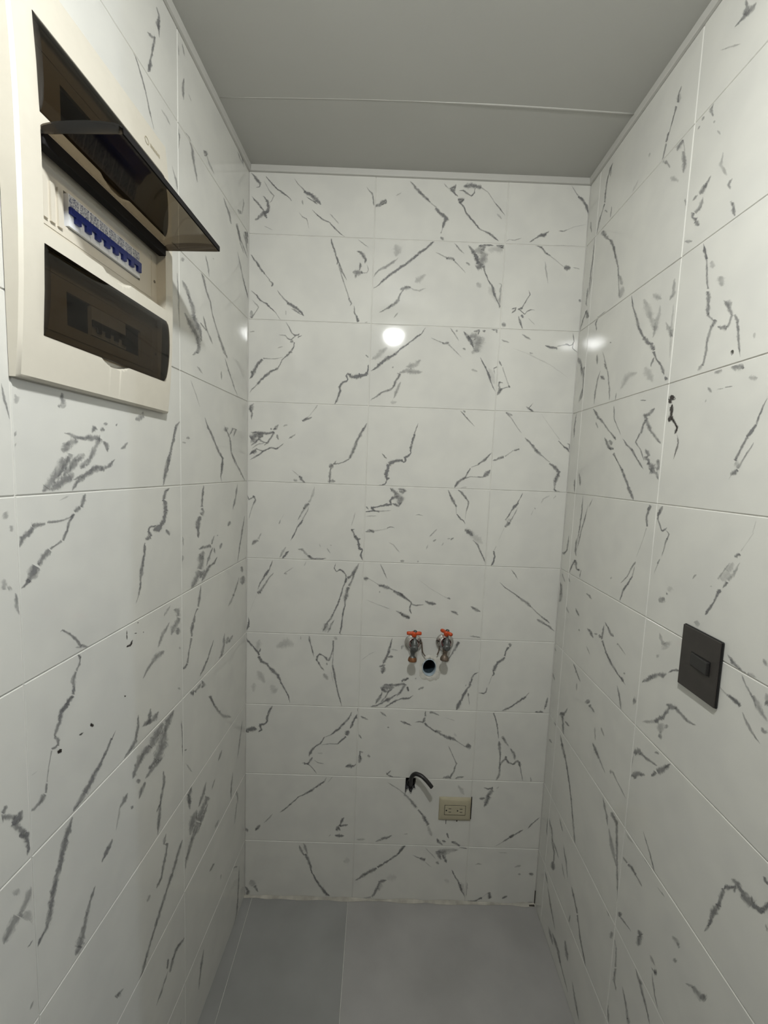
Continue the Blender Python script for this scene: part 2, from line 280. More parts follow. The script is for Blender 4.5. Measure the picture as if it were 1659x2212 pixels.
  '6,1428,3011 1515,3005,1515,3011|75:1522,3005,1508,3018 1542,3028,1528,3040 1562,3050,1548,3062|30:1370,2928,1367,2935 1412,2940,1410,2947|35:1629,3418,1634,3423 1667,3382,1672,3386 1706,3328,1711,3332 1737,3293,1742,3298'
  '|40:1629,3414,1634,3428 1673,3398,1678,3412|55:1757,3262,1768,3275 1794,3229,1807,3240 1826,3188,1838,3200 1872,3153,1882,3167|35:1875,3157,1880,3163 1928,3117,1933,3122|70:1925,3104,1937,3121 1962,3077,1976,3093 1986,30'
  '55,2006,3061 1977,3032,1998,3025 1966,2996,1986,2989|40:1971,2993,1981,2992 1968,2940,1977,2945 2016,2921,2019,2931|60:1567,3108,1564,3125 1597,3113,1591,3129 1619,3129,1610,3144 1639,3136,1632,3152|30:1645,3142,1640,314'
  '7 1692,3178,1688,3185 1733,3190,1731,3197|35:1699,3178,1695,3192 1734,3187,1730,3200|50:1975,3253,1980,3258 2006,3226,2010,3231 2036,3202,2041,3207|65:2007,3210,2011,3225 2034,3202,2043,3214 2048,3180,2061,3188|50:2030,3'
  '239,2034,3248 2046,3231,2055,3236 2049,3201,2059,3202|15:1849,3424,1853,3427 1904,3356,1907,3359 1982,3261,1986,3264|60:231,3918,237,3921 249,3889,254,3892 271,3853,276,3856 292,3836,296,3841|75:279,3839,281,3851 302,383'
  '6,300,3848 314,3848,322,3857 308,3827,315,3838 338,3838,333,3849|40:190,3838,190,3845 230,3836,233,3843 244,3817,247,3823 267,3821,266,3827|60:292,3841,296,3836 266,3817,268,3811 243,3823,242,3817|60:263,3793,258,3807 28'
  '3,3801,278,3815|65:284,3802,292,3801 281,3772,289,3770 268,3752,275,3748|65:260,3726,248,3739 277,3740,266,3754|55:252,3732,257,3727 210,3696,216,3692 200,3668,206,3665 183,3641,189,3637|40:219,3710,220,3706 164,3698,165'
  ',3693 95,3699,95,3694|70:85,3696,98,3684 60,3671,74,3659 35,3637,51,3630 21,3596,38,3589 5,3573,20,3563|60:13,3615,25,3623 27,3595,39,3603|70:183,3645,189,3633 141,3623,148,3611 105,3597,114,3587 77,3568,87,3559 56,3543,'
  '67,3535|50:59,3541,64,3537 24,3505,29,3501 10,3484,16,3480|25:186,3758,183,3764 220,3772,218,3778|40:11,3848,9,3855 42,3855,40,3863|50:728,3737,733,3744 750,3721,755,3727|90:748,3684,759,3683 746,3647,757,3645 736,3628,7'
  '47,3623|85:741,3636,749,3615 710,3625,717,3603 668,3614,669,3591 640,3622,634,3600|80:689,3629,703,3632 693,3606,707,3608|80:646,3620,642,3610 622,3626,624,3616 611,3610,622,3611 622,3587,633,3587 610,3577,618,3569|75:61'
  '2,3579,615,3567 592,3574,600,3564 571,3548,581,3540|75:566,3541,579,3547 577,3520,591,3521 567,3498,580,3493|70:568,3498,579,3494 556,3456,566,3452 542,3432,552,3427|75:774,3637,764,3650 805,3659,794,3671 839,3691,828,37'
  '03 872,3718,863,3732 922,3743,915,3758|70:915,3744,908,3750 952,3779,945,3786 999,3814,993,3821 1039,3849,1033,3856 1080,3878,1073,3884 1093,3899,1085,3904 1106,3916,1098,3921|25:778,3700,762,3730 822,3724,800,3749 844,3'
  '753,818,3776 876,3780,853,3805|60:932,3628,935,3644 946,3634,963,3632 921,3595,936,3588 908,3559,924,3554|50:911,3561,921,3552 892,3541,899,3529 844,3522,850,3510 795,3489,803,3478 768,3471,775,3460|35:952,3627,942,3652 '
  '989,3641,988,3668 1044,3630,1046,3657 1096,3635,1092,3662|30:991,3662,984,3688 1057,3679,1043,3703 1088,3718,1065,3734|35:947,3588,967,3583 928,3527,948,3520 909,3485,928,3477|50:903,3666,899,3671 913,3673,909,3679|20:90'
  '1,3443,897,3463 943,3451,938,3471|60:37,3423,46,3413 14,3403,26,3396 10,3378,24,3380 21,3358,35,3360 18,3317,32,3317|40:24,3409,45,3405 14,3368,34,3363|40:439,3427,445,3424 425,3406,431,3403|25:427,3406,430,3403 393,3360'
  ',396,3357 344,3323,347,3320|60:348,3315,343,3329 376,3326,370,3340 411,3341,405,3355|35:228,3277,224,3288 256,3289,252,3299|55:143,3261,146,3270 154,3258,157,3267|55:175,3258,165,3268 203,3287,193,3297|50:164,3254,161,32'
  '65 192,3262,189,3273|70:23,3228,20,3246 49,3232,51,3250 92,3223,93,3241 136,3228,133,3246 172,3237,168,3254|65:30,3187,13,3209 54,3207,46,3234 100,3208,99,3236|55:164,3249,175,3242 144,3213,155,3206 123,3185,133,3177 103'
  ',3163,112,3155|50:97,3223,102,3214 68,3204,75,3196 40,3174,47,3167 19,3160,25,3152|35:19,3170,25,3212 61,3165,68,3207|60:17,3090,7,3102 48,3116,39,3128 69,3130,60,3143|50:28,3096,17,3117 63,3115,52,3136|50:61,3195,67,320'
  '5 98,3175,102,3185 134,3169,136,3180|40:32,3132,27,3138 66,3161,63,3168 108,3169,106,3177|70:228,3179,234,3170 203,3160,210,3151 185,3146,186,3135 149,3152,151,3141 98,3125,103,3115|60:98,3124,103,3117 63,3098,68,3091 14'
  ',3068,18,3060|50:64,3130,66,3136 99,3117,102,3123|60:182,3230,193,3234 193,3196,204,3199|50:266,3202,259,3211 301,3228,294,3237 309,3236,300,3244|65:747,3327,763,3318 720,3277,737,3269 687,3212,704,3205 667,3155,684,3148'
  ' 644,3101,661,3094|45:650,3097,654,3091 612,3075,615,3068 577,3063,580,3056|50:578,3065,579,3054 549,3061,551,3050|60:527,3023,517,3049 556,3035,545,3061|40:553,3053,547,3057 570,3079,564,3083|55:529,3034,543,3032 523,29'
  '91,537,2990 521,2933,535,2933|40:521,2930,514,2950 554,2941,551,2963 565,2938,569,2959|70:327,2968,341,2978 350,2936,363,2947 369,2921,379,2935|35:293,2938,297,2955 322,2932,326,2949|30:285,3008,289,3012 336,2967,340,297'
  '1|60:1077,3336,1083,3333 1067,3307,1074,3305 1055,3258,1062,3256|75:1055,3266,1069,3262 1043,3223,1057,3220 1031,3174,1045,3170|80:1033,3171,1043,3173 1038,3145,1047,3143 1022,3129,1029,3122|80:1029,3135,1036,3123 998,31'
  '18,1011,3111 1005,3094,1019,3092 1000,3089,997,3075 989,3104,978,3095|85:989,3110,993,3089 945,3101,951,3081 915,3089,925,3070 900,3076,913,3060|95:891,3071,915,3065 882,3035,905,3030 876,2998,900,2994|95:880,2993,895,29'
  '99 891,2969,900,2982 915,2972,912,2987|90:891,2976,901,2974 885,2949,894,2944 867,2936,870,2926 832,2933,833,2923|55:853,3133,862,3141 872,3113,880,3120 887,3099,895,3107|65:-4,2837,6,2841 10,2806,14,2815 40,2822,34,2830'
  ' 48,2834,40,2839|55:39,2831,48,2835 50,2809,60,2808 36,2781,45,2777|35:38,2780,43,2778 20,2728,26,2727 10,2681,15,2680|25:428,2909,439,2907 418,2867,429,2863 394,2808,405,2804|60:394,2806,406,2792 372,2786,386,2774 360,2'
  '766,376,2757|45:367,2772,376,2767 343,2727,352,2722 322,2690,331,2685|35:393,2778,400,2777 387,2750,393,2747 359,2698,365,2695|80:358,2695,367,2690 337,2662,345,2656 323,2648,331,2641|75:324,2645,330,2643 303,2594,310,25'
  '91 282,2553,288,2549|80:265,2489,279,2479 244,2460,257,2449 226,2439,239,2428|35:251,2513,263,2506 229,2476,242,2468 208,2442,220,2434|40:213,2656,202,2660 223,2682,213,2686|15:219,2683,217,2685 244,2728,241,2729|30:79,2'
  '553,71,2557 100,2594,93,2598|50:44,2506,27,2520 60,2527,47,2544 80,2538,70,2557|35:333,2490,333,2505 362,2492,370,2505 390,2458,401,2468|60:392,2454,399,2464 424,2432,427,2444 484,2431,483,2442 521,2439,519,2451|35:401,2'
  '451,406,2461 430,2437,435,2448|30:468,2538,473,2541 479,2516,484,2519|40:518,2509,526,2514 530,2491,537,2497 545,2476,551,2483|35:540,2528,540,2534 554,2528,554,2534|25:696,2753,703,2751 687,2709,694,2707 674,2665,681,26'
  '63|55:673,2639,683,2645 684,2618,695,2623 700,2589,710,2595|60:679,2631,677,2638 701,2639,698,2646|85:695,2594,707,2604 717,2566,723,2582 742,2579,733,2592|90:711,2576,728,2580 720,2539,737,2543 724,2511,741,2513|90:729,'
  '2504,729,2519 752,2509,764,2517 741,2485,755,2481|85:743,2498,753,2497 740,2467,750,2469 756,2437,765,2441|65:911,2906,923,2924 936,2890,950,2906 954,2870,970,2884|55:967,2902,969,2924 995,2900,999,2921 1004,2904,1026,29'
  '04 997,2903,998,2882 980,2912,971,2893|55:950,2864,974,2890 974,2845,1009,2854 962,2819,996,2807|65:928,2824,913,2833 943,2847,933,2862 979,2859,974,2875|70:912,2829,929,2835 921,2815,936,2807 905,2815,909,2798|60:933,28'
  '11,937,2825 981,2798,978,2813 1002,2827,990,2835|85:906,2816,908,2805 870,2807,873,2796 842,2799,844,2788 799,2794,800,2782|75:796,2784,804,2792 820,2762,825,2773 854,2756,856,2767|80:766,2754,764,2762 801,2762,800,2771 '
  '829,2763,829,2772|60:764,2792,770,2797 783,2771,788,2776|30:859,2761,858,2769 930,2771,929,2778|30:770,2726,769,2733 838,2732,837,2739|55:771,2619,767,2635 799,2627,797,2644 826,2624,828,2642|40:787,2642,793,2650 810,262'
  '8,815,2637|20:827,2630,826,2636 914,2651,912,2657|55:910,2655,908,2661 934,2663,934,2669 959,2656,961,2663|30:922,2559,925,2567 951,2546,956,2553 996,2496,1002,2502|40:1003,2431,1000,2449 1032,2436,1029,2454|70:167,2419,'
  '174,2417 153,2382,160,2379 143,2352,150,2349|80:140,2357,152,2351 126,2331,137,2324 109,2309,119,2300|55:111,2306,117,2303 85,2260,92,2257 71,2222,78,2219|65:75,2189,67,2207 97,2202,88,2219|45:97,2208,88,2213 126,2257,11'
  '7,2263 162,2310,153,2317 183,2333,175,2340|15:70,2191,72,2190 41,2122,43,2121 19,2053,22,2052|80:8,2028,19,2031 14,1999,25,2000 8,1971,19,1967 -6,1940,4,1935|40:245,2326,245,2337 267,2327,267,2337|30:253,2337,251,2341 31'
  '1,2377,309,2380|25:379,2387,372,2390 393,2417,386,2420|70:578,2415,587,2413 568,2380,577,2381 587,2354,589,2363 610,2370,609,2379 629,2360,634,2367 647,2336,654,2341|70:645,2338,656,2339 647,2302,657,2300 630,2257,639,22'
  '54 620,2211,630,2209 603,2158,613,2155|60:728,2424,743,2415 704,2382,719,2373 684,2345,697,2334 657,2323,668,2309|70:653,2318,664,2314 643,2288,654,2284|50:707,2372,717,2369 687,2304,697,2301 666,2267,675,2262|65:661,226'
  '0,682,2254 647,2214,668,2208 637,2176,659,2170|70:643,2173,652,2174 648,2136,657,2135 635,2091,643,2089 629,2037,638,2036|75:628,2036,638,2036 626,1983,636,1982 616,1944,626,1944 629,1927,636,1934|70:604,2158,611,2155 58'
  '4,2105,591,2102 559,2051,566,2047|50:556,2054,569,2044 523,2006,538,1998 502,1951,517,1945|40:575,2038,588,2031 547,1976,560,1969 533,1945,546,1938|20:505,2012,556,2007 499,1951,550,1946|50:872,2416,877,2419 891,2375,897'
  ',2378 919,2320,925,2323|55:774,2301,763,2324 799,2313,788,2336|30:792,2323,795,2327 867,2277,870,2281|65:866,2269,871,2288 904,2259,908,2278 937,2253,941,2272|50:937,2255,941,2263 963,2241,967,2249|60:962,2233,969,2249 9'
  '98,2216,1007,2231 1036,2187,1046,2202|60:964,2241,967,2249 1015,2220,1020,2228 1076,2170,1081,2177|50:869,2229,872,2239 880,2225,883,2236|40:873,2141,874,2146 947,2117,949,2122|50:984,2104,987,2114 1021,2091,1025,2101|55'
  ':1004,2086,1012,2104 1042,2068,1049,2087 1080,2054,1087,2073|20:783,2176,784,2180 873,2142,874,2145|65:1282,2913,1297,2922 1309,2871,1324,2880 1325,2836,1341,2844 1342,2807,1357,2816|65:1350,2914,1358,2926 1383,2891,1393'
  ',2901 1405,2860,1417,2869 1421,2839,1433,2848|55:1423,2844,1431,2843 1417,2808,1426,2806 1411,2786,1420,2784|30:1414,2785,1417,2785 1410,2727,1413,2727|30:1347,2812,1351,2812 1350,2768,1353,2768|70:1352,2762,1359,2767 13'
  '79,2730,1385,2736 1394,2723,1400,2729 1409,2699,1417,2704|65:1405,2658,1418,2679 1430,2641,1445,2661 1461,2617,1476,2636|20:1406,2661,1437,2691 1477,2589,1505,2622 1525,2559,1547,2596|55:1467,2594,1473,2600 1497,2566,150'
  '4,2571 1522,2516,1529,2520|70:1521,2515,1530,2521 1540,2486,1550,2492 1553,2458,1563,2462|30:1556,2460,1560,2460 1560,2430,1563,2431|40:1089,2745,1088,2751 1114,2749,1114,2755 1139,2743,1140,2749|50:1213,2575,1205,2586 1'
  '234,2591,1226,2601|35:1189,2606,1182,2612 1237,2659,1231,2665|50:1328,2588,1321,2596 1349,2607,1342,2615|35:1304,2594,1301,2603 1325,2602,1322,2611|30:1171,2526,1164,2529 1184,2556,1177,2559|25:1271,2551,1265,2555 1285,2'
  '574,1279,2578|50:1113,2439,1113,2449 1124,2439,1124,2450|65:1769,2918,1775,2916 1754,2878,1760,2875 1741,2853,1747,2850|85:1741,2858,1754,2851 1732,2841,1744,2832 1712,2819,1723,2809|60:1714,2816,1721,2812 1689,2768,1695'
  ',2764 1669,2738,1675,2734|65:1678,2685,1665,2699 1695,2701,1682,2714 1709,2716,1695,2729|40:1705,2721,1699,2724 1737,2788,1730,2791 1753,2824,1746,2827|20:1685,2719,1674,2739 1713,2735,1702,2754|20:1667,2685,1669,2684 16'
  '36,2604,1638,2603|30:1623,2567,1627,2565 1610,2537,1614,2535|85:1603,2531,1614,2533 1613,2492,1624,2492 1604,2456,1615,2452 1591,2431,1602,2425|40:1859,2827,1864,2818 1852,2823,1857,2814|25:1846,2809,1850,2807 1834,2772,'
  '1838,2770|25:1899,2851,1892,2854 1910,2880,1905,2885 1951,2902,1948,2909|30:1976,2883,1970,2887 1992,2908,1986,2912|35:1968,2946,1975,2952 1987,2922,1995,2928|60:993,2233,1002,2244 1023,2207,1032,2219 1061,2178,1070,2190'
  '|60:1063,2181,1068,2188 1086,2163,1091,2170|65:1083,2168,1094,2165 1073,2128,1085,2128 1085,2089,1096,2092|50:1088,2154,1090,2163 1119,2144,1119,2153 1171,2153,1169,2162|70:1172,2177,1181,2192 1197,2161,1202,2179 1250,21'
  '52,1253,2169|60:1322,2199,1323,2211 1344,2196,1346,2208|60:1347,2115,1351,2129 1376,2105,1383,2119 1398,2088,1407,2100|55:1474,2145,1480,2162 1508,2131,1514,2148 1545,2113,1552,2130|55:1021,2080,1030,2097 1044,2065,1052,'
  '2083 1075,2054,1081,2073|20:1125,2324,1127,2327 1216,2260,1218,2263 1322,2203,1324,2206|45:1484,1950,1485,1961 1529,1944,1530,1954 1559,1941,1560,1952|45:1727,2412,1732,2416 1759,2376,1764,2380 1779,2343,1784,2346|60:166'
  '0,2323,1664,2328 1699,2287,1703,2292 1753,2255,1756,2260 1807,2215,1811,2221|50:1805,2211,1813,2225 1843,2190,1852,2203 1874,2161,1884,2174|40:1877,2165,1881,2170 1916,2128,1921,2134 1956,2095,1960,2101|60:1952,2098,1956'
  ',2106 1987,2076,1992,2084 2010,2055,2016,2061|40:1918,2074,1926,2090 1965,2048,1972,2065|55:1966,2056,1971,2065 2012,2027,2018,2036 2044,2001,2050,2010|75:-13,1898,-3,1905 10,1860,19,1868 47,1822,56,1831 85,1770,94,1777|'
  '70:78,1761,94,1770 98,1721,111,1735 132,1708,138,1726|65:127,1710,142,1724 158,1676,172,1690 203,1631,218,1644 221,1595,238,1604|70:226,1597,233,1602 260,1536,268,1540 283,1490,292,1493 295,1443,304,1446|70:92,1821,101,1'
  '820 89,1794,97,1793|40:80,1805,91,1804 77,1782,87,1780|18:67,1885,110,1878 52,1800,96,1793|20:210,1807,190,1856 278,1838,270,1892 311,1825,327,1877|20:57,1651,94,1678 110,1567,147,1594|20:148,1552,184,1580 186,1498,223,1'
  '527|15:39,1577,69,1578 39,1514,69,1515|35:359,1914,366,1914 359,1887,366,1888|60:411,1915,424,1918 419,1876,432,1880|60:422,1877,430,1879 434,1831,442,1833 451,1770,458,1772|60:475,1747,464,1750 482,1777,471,1782 491,178'
  '9,491,1802 518,1776,525,1786 536,1754,545,1763|55:467,1753,479,1759 487,1714,498,1722 518,1676,529,1685|50:537,1753,543,1764 556,1747,548,1756 571,1780,560,1785 585,1829,574,1830 588,1891,576,1891|30:506,1645,527,1668 54'
  '5,1607,565,1630|50:532,1732,542,1738 540,1717,550,1723|40:579,1891,584,1891 580,1799,584,1799 576,1721,581,1721|65:571,1719,586,1723 584,1665,598,1669 592,1619,607,1622|65:595,1619,604,1621 612,1549,621,1551 629,1486,638'
  ',1489 646,1431,654,1434|30:566,1689,570,1690 583,1596,588,1597|25:577,1907,584,1921 604,1893,611,1907|75:964,1922,977,1919 955,1875,968,1872 942,1821,955,1817 929,1778,942,1774|70:925,1781,945,1771 908,1746,928,1735|60:8'
  '91,1713,887,1728 935,1726,931,1741|70:906,1725,931,1724 904,1671,929,1670|65:947,1782,945,1794 984,1791,982,1803|35:966,1838,967,1848 1011,1832,1012,1841|30:769,1757,766,1760 827,1805,825,1809 864,1822,862,1826|40:1040,1'
  '880,1054,1873 1026,1849,1040,1842|65:927,1587,927,1606 968,1584,968,1603 1015,1586,1012,1605 1067,1596,1064,1614|60:916,1548,903,1572 942,1564,936,1590 1000,1566,999,1592|60:1083,1648,1090,1641 1062,1628,1068,1621|55:105'
  '0,1618,1042,1622 1054,1626,1046,1630|55:1067,1609,1080,1601 1039,1561,1051,1553 1011,1521,1023,1512|60:911,1552,916,1569 956,1537,955,1555 989,1555,981,1570|55:909,1548,926,1542 896,1509,912,1501 868,1461,883,1451|50:958'
  ',1556,967,1552 937,1509,946,1503 909,1477,917,1470|50:950,1469,935,1496 979,1485,965,1513|60:843,1431,841,1445 886,1438,881,1451 917,1460,909,1471|65:917,1456,909,1467 946,1480,939,1493 990,1501,984,1514 1027,1527,1020,1'
  '539|70:1125,1533,1133,1523 1098,1510,1102,1498 1061,1509,1063,1496 1016,1495,1019,1483|65:1015,1494,1021,1484 978,1469,984,1459 934,1439,940,1430|55:1080,1584,1090,1588 1089,1553,1099,1556|70:172,1423,186,1417 154,1379,1'
  '68,1373 136,1339,149,1332|80:135,1334,150,1337 140,1311,154,1305 121,1294,128,1280 92,1286,96,1270|75:88,1275,107,1281 96,1249,115,1244 81,1238,93,1222|75:78,1270,80,1238 31,1264,36,1232 -9,1250,0,1220|75:-6,1229,-2,1240'
  ' 24,1218,28,1229|75:756,1425,763,1424 755,1397,762,1397|70:747,1384,760,1377 732,1351,746,1345 718,1311,733,1305|45:741,1351,745,1362 760,1344,764,1354|70:720,1311,731,1305 702,1278,713,1272|65:683,1267,710,1259 673,1230'
  ',699,1222|70:678,1222,687,1214 649,1189,657,1180 627,1166,635,1157|45:631,1164,631,1159 574,1164,574,1160 513,1154,514,1149|55:714,1398,724,1393 693,1350,702,1344 665,1318,672,1310|65:663,1319,674,1308 627,1278,637,1267 '
  '575,1233,585,1220|40:579,1229,581,1224 541,1211,543,1207|65:535,1212,542,1207 510,1167,516,1161 465,1134,471,1126|65:461,1136,475,1124 438,1101,454,1092 426,1067,444,1061|65:453,1064,463,1058 435,1031,444,1025 421,1010,4'
  '29,1003|60:387,1009,386,1018 407,1014,411,1023 398,1009,406,1003|65:405,1004,406,1017 432,1001,433,1013|50:468,1038,472,1043 492,1018,494,1024 539,1011,540,1018|55:430,1004,435,1010 461,973,466,978 489,940,494,944|20:492'
  ',1084,492,1097 530,1085,530,1098|65:689,985,681,1005 716,998,714,1019 731,991,738,1011|50:738,996,732,1006 772,1022,765,1031|50:773,1357,780,1374 800,1346,807,1363 827,1334,834,1352|50:905,1397,911,1407 952,1367,957,1376'
  '|60:1045,1331,1048,1347 1083,1321,1087,1336 1125,1306,1129,1321|50:961,1287,961,1297 976,1288,976,1297|50:766,1234,773,1240 786,1203,793,1208|60:775,1116,787,1117 776,1083,788,1085 785,1050,796,1054|45:770,1092,793,1093 '
  '772,1027,795,1028|45:789,1103,789,1114 804,1103,804,1115|45:831,1074,833,1090 854,1070,856,1086|60:996,986,1003,977 965,954,975,950 984,939,988,949 1007,927,1012,938|50:1009,930,1009,935 1071,932,1071,937|40:963,966,969,'
  '970 975,946,981,950|45:1403,1914,1423,1903 1389,1886,1409,1876 1369,1839,1389,1829|50:1375,1837,1383,1832 1348,1790,1355,1784 1324,1766,1330,1759|60:1403,1915,1422,1910 1394,1880,1412,1875|60:1556,1708,1561,1700 1526,169'
  '1,1533,1684 1512,1662,1520,1658|70:1508,1662,1524,1657 1496,1616,1512,1609 1469,1560,1484,1552 1442,1504,1457,1496|70:1439,1505,1460,1495 1422,1464,1444,1455 1413,1433,1434,1425|50:1478,1617,1484,1614 1472,1605,1477,1602'
  '|65:1491,1556,1500,1558 1496,1532,1505,1534|45:1499,1533,1503,1534 1510,1470,1514,1471|55:1048,1617,1042,1631 1096,1638,1090,1652|60:1080,1584,1088,1588 1092,1553,1101,1557|50:1164,1558,1156,1572 1201,1583,1192,1596|30:1'
  '132,1639,1136,1654 1143,1636,1147,1651|50:1743,1892,1746,1918 1753,1895,1774,1909 1745,1892,1769,1881|70:1745,1889,1754,1883 1728,1860,1738,1856 1722,1824,1733,1822|70:1722,1821,1734,1810 1702,1797,1712,1785 1674,1777,16'
  '83,1764|70:1670,1774,1687,1768 1664,1755,1680,1747 1647,1724,1663,1715|70:1650,1718,1660,1721 1659,1697,1670,1696 1650,1683,1658,1677|30:1648,1681,1652,1679 1629,1617,1634,1616|65:1616,1601,1627,1600 1614,1571,1624,1567 '
  '1604,1562,1606,1551 1567,1565,1567,1554|65:1884,1552,1893,1541 1852,1524,1861,1512 1809,1491,1818,1479|65:1810,1490,1817,1479 1767,1461,1773,1450 1731,1444,1736,1432|35:1891,1545,1887,1548 1911,1574,1908,1577|50:1682,142'
  '5,1680,1432 1712,1430,1710,1437|65:2029,1545,2044,1543 2025,1498,2040,1494 2013,1459,2027,1453|70:1958,1425,1957,1444 1985,1425,1983,1444 2016,1431,2012,1449|65:1210,1420,1221,1421 1212,1380,1223,1381|65:1205,1373,1223,1'
  '372 1203,1341,1221,1340|50:1149,1330,1146,1339 1178,1339,1177,1348 1207,1332,1209,1341|65:1209,1327,1216,1338 1252,1293,1259,1303 1292,1266,1298,1277|60:1283,1271,1291,1287 1322,1248,1330,1264 1362,1229,1368,1245|65:1363'
  ',1226,1367,1248 1408,1216,1414,1238 1434,1202,1444,1222|40:1437,1209,1440,1214 1481,1178,1484,1184 1505,1167,1507,1173|65:1512,1154,1500,1185 1545,1168,1534,1198|50:1243,1399,1242,1420 1273,1400,1272,1421|50:1272,1402,12'
  '75,1411 1310,1387,1313,1396|30:1350,1375,1351,1379 1419,1354,1420,1358|40:1294,1274,1295,1285 1332,1267,1334,1278|15:1423,1241,1412,1262 1438,1249,1427,1270|45:1381,1172,1386,1175 1407,1120,1412,1123|50:1407,1120,1412,11'
  '23 1445,1040,1451,1043|60:1439,1043,1449,1040 1426,994,1436,990 1406,953,1415,947|65:1377,927,1369,947 1397,935,1394,956 1413,932,1416,953|50:1360,932,1355,940 1382,945,1378,954|50:1445,929,1439,941 1466,942,1463,954 150'
  '4,947,1502,960|65:1673,1419,1682,1422 1691,1372,1700,1375 1706,1317,1715,1318 1719,1237,1728,1238|55:1718,1220,1738,1223 1725,1180,1744,1183 1731,1140,1751,1142|35:1740,1251,1750,1258 1766,1211,1775,1219 1791,1179,1800,1'
  '188|30:1744,1240,1763,1253 1769,1201,1788,1214|50:1798,1161,1811,1174 1830,1124,1845,1133 1839,1086,1857,1090|60:1736,1141,1746,1141 1736,1076,1747,1076 1740,1019,1750,1019|65:1773,1114,1789,1114 1775,1093,1790,1094|65:1'
  '777,1090,1787,1097 1796,1060,1803,1071 1837,1049,1840,1061|55:1844,1051,1834,1059 1856,1070,1849,1081 1873,1074,1870,1087|50:1774,1097,1783,1090 1753,1072,1762,1065 1742,1046,1752,1041|45:1739,1020,1751,1018 1735,963,174'
  '7,960 1722,935,1733,929|55:1868,1075,1875,1078 1887,1015,1895,1017 1905,933,1912,935|40:1866,1074,1885,1079 1876,1037,1895,1043|40:1956,968,1964,969 1963,927,1970,928|40:553,920,561,916 538,886,547,882|65:538,891,547,878'
  ' 493,857,502,843 455,827,464,813 410,796,418,782|65:412,794,416,785 365,771,371,763 334,736,341,729 297,698,303,691|55:296,699,303,690 274,677,280,668 236,651,242,641|40:190,635,195,630 159,596,165,591 129,566,134,560|65'
  ':97,556,112,544 82,534,96,522 63,509,77,496|55:5,486,-7,513 29,500,17,527|30:569,874,563,880 606,925,600,930|65:682,628,694,619 662,597,676,590 651,558,666,553|60:661,548,657,564 718,562,715,578|65:645,511,620,532 652,53'
  '0,651,564 650,514,677,530|70:625,477,626,497 692,475,692,495|40:586,473,580,481 601,487,596,495|40:975,892,978,898 1034,857,1037,863 1097,810,1101,815|40:1093,806,1105,819 1133,758,1146,770 1178,709,1190,722|50:952,459,9'
  '47,478 999,473,993,492 1030,487,1023,506|40:914,441,909,451 952,459,947,470|35:779,453,778,464 841,459,840,471|30:1105,503,1103,512 1136,513,1134,521|45:372,400,385,406 389,357,401,365 409,323,421,332|40:398,417,412,425 '
  '418,376,433,382 431,334,446,340|60:415,331,430,342 438,290,455,299 451,249,468,255|65:454,250,465,254 467,199,477,203 492,147,502,153|70:490,145,504,156 523,94,536,105 547,60,561,72|70:544,56,564,76 570,25,587,47 595,7,6'
  '10,32|25:25,115,58,138 49,72,82,96|60:-7,65,12,81 15,38,38,42 0,10,22,-1|40:66,80,80,88 90,29,104,37|60:1114,431,1124,424 1089,388,1098,381 1060,354,1067,344 999,309,1006,299|65:998,311,1007,297 929,258,939,244|65:921,25'
  '7,932,235 866,225,879,203 812,184,825,163|60:816,178,821,169 778,151,783,142|55:998,164,1003,144 947,147,960,132 931,99,948,92|50:931,101,948,91 909,57,925,46 891,31,906,18|25:947,135,977,127 933,74,964,66|12:1006,142,99'
  '4,192 1076,161,1064,211|35:841,5,839,15 896,15,894,25|15:697,265,683,305 743,284,729,324|50:1194,696,1204,704 1223,655,1233,663|60:1215,671,1231,680 1241,621,1257,631 1266,579,1282,590|20:1125,773,1142,788 1182,700,1200,'
  '716|25:1264,572,1285,581 1291,497,1312,506|70:1400,528,1411,533 1417,486,1429,491|60:1329,479,1345,492 1360,437,1374,452 1379,426,1387,446|55:1373,462,1374,478 1404,458,1405,475|65:1436,458,1443,478 1463,447,1472,466 149'
  '5,423,1506,441|55:1499,425,1502,438 1555,410,1557,423|30:1357,368,1351,401 1411,378,1406,412 1496,385,1493,419|25:1458,885,1477,897 1500,812,1520,824|60:1640,868,1644,885 1669,860,1670,878 1709,861,1707,879|60:1692,871,1'
  '718,853 1675,842,1700,822 1661,827,1684,804|50:1618,783,1614,802 1660,793,1656,812|60:1668,820,1693,811 1655,778,1680,769 1642,736,1667,727|30:1734,868,1729,874 1752,885,1747,891|60:2044,673,2050,666 2000,630,2007,622 19'
  '64,586,1971,579|60:1933,579,1941,568 1889,548,1896,537 1844,517,1851,505|60:1871,545,1883,530 1841,519,1854,503|50:1845,515,1850,508 1793,475,1798,468|30:1794,474,1797,468 1749,443,1752,437|60:1108,429,1120,418 1081,393,'
  '1095,384 1070,361,1085,355|30:1256,412,1262,419 1305,362,1311,369 1338,321,1345,328|40:1173,347,1178,359 1229,323,1233,335 1261,311,1265,324|30:1222,316,1225,341 1265,309,1268,334|35:1262,302,1266,307 1311,261,1315,266|6'
  '0:1337,388,1362,397 1352,344,1376,357 1370,317,1391,334|60:1374,354,1391,366 1395,321,1413,332 1404,297,1423,305|30:1367,342,1358,393 1422,353,1412,403|35:1334,298,1343,316 1362,282,1371,300|60:1450,248,1460,254 1477,197'
  ',1486,203 1503,154,1512,161|70:1500,154,1515,161 1514,120,1528,127 1528,86,1542,93|50:1532,87,1538,92 1567,27,1573,32|35:1538,171,1554,181 1554,141,1573,144 1555,47,1574,47|20:1505,150,1541,167 1542,64,1577,81|15:1400,15'
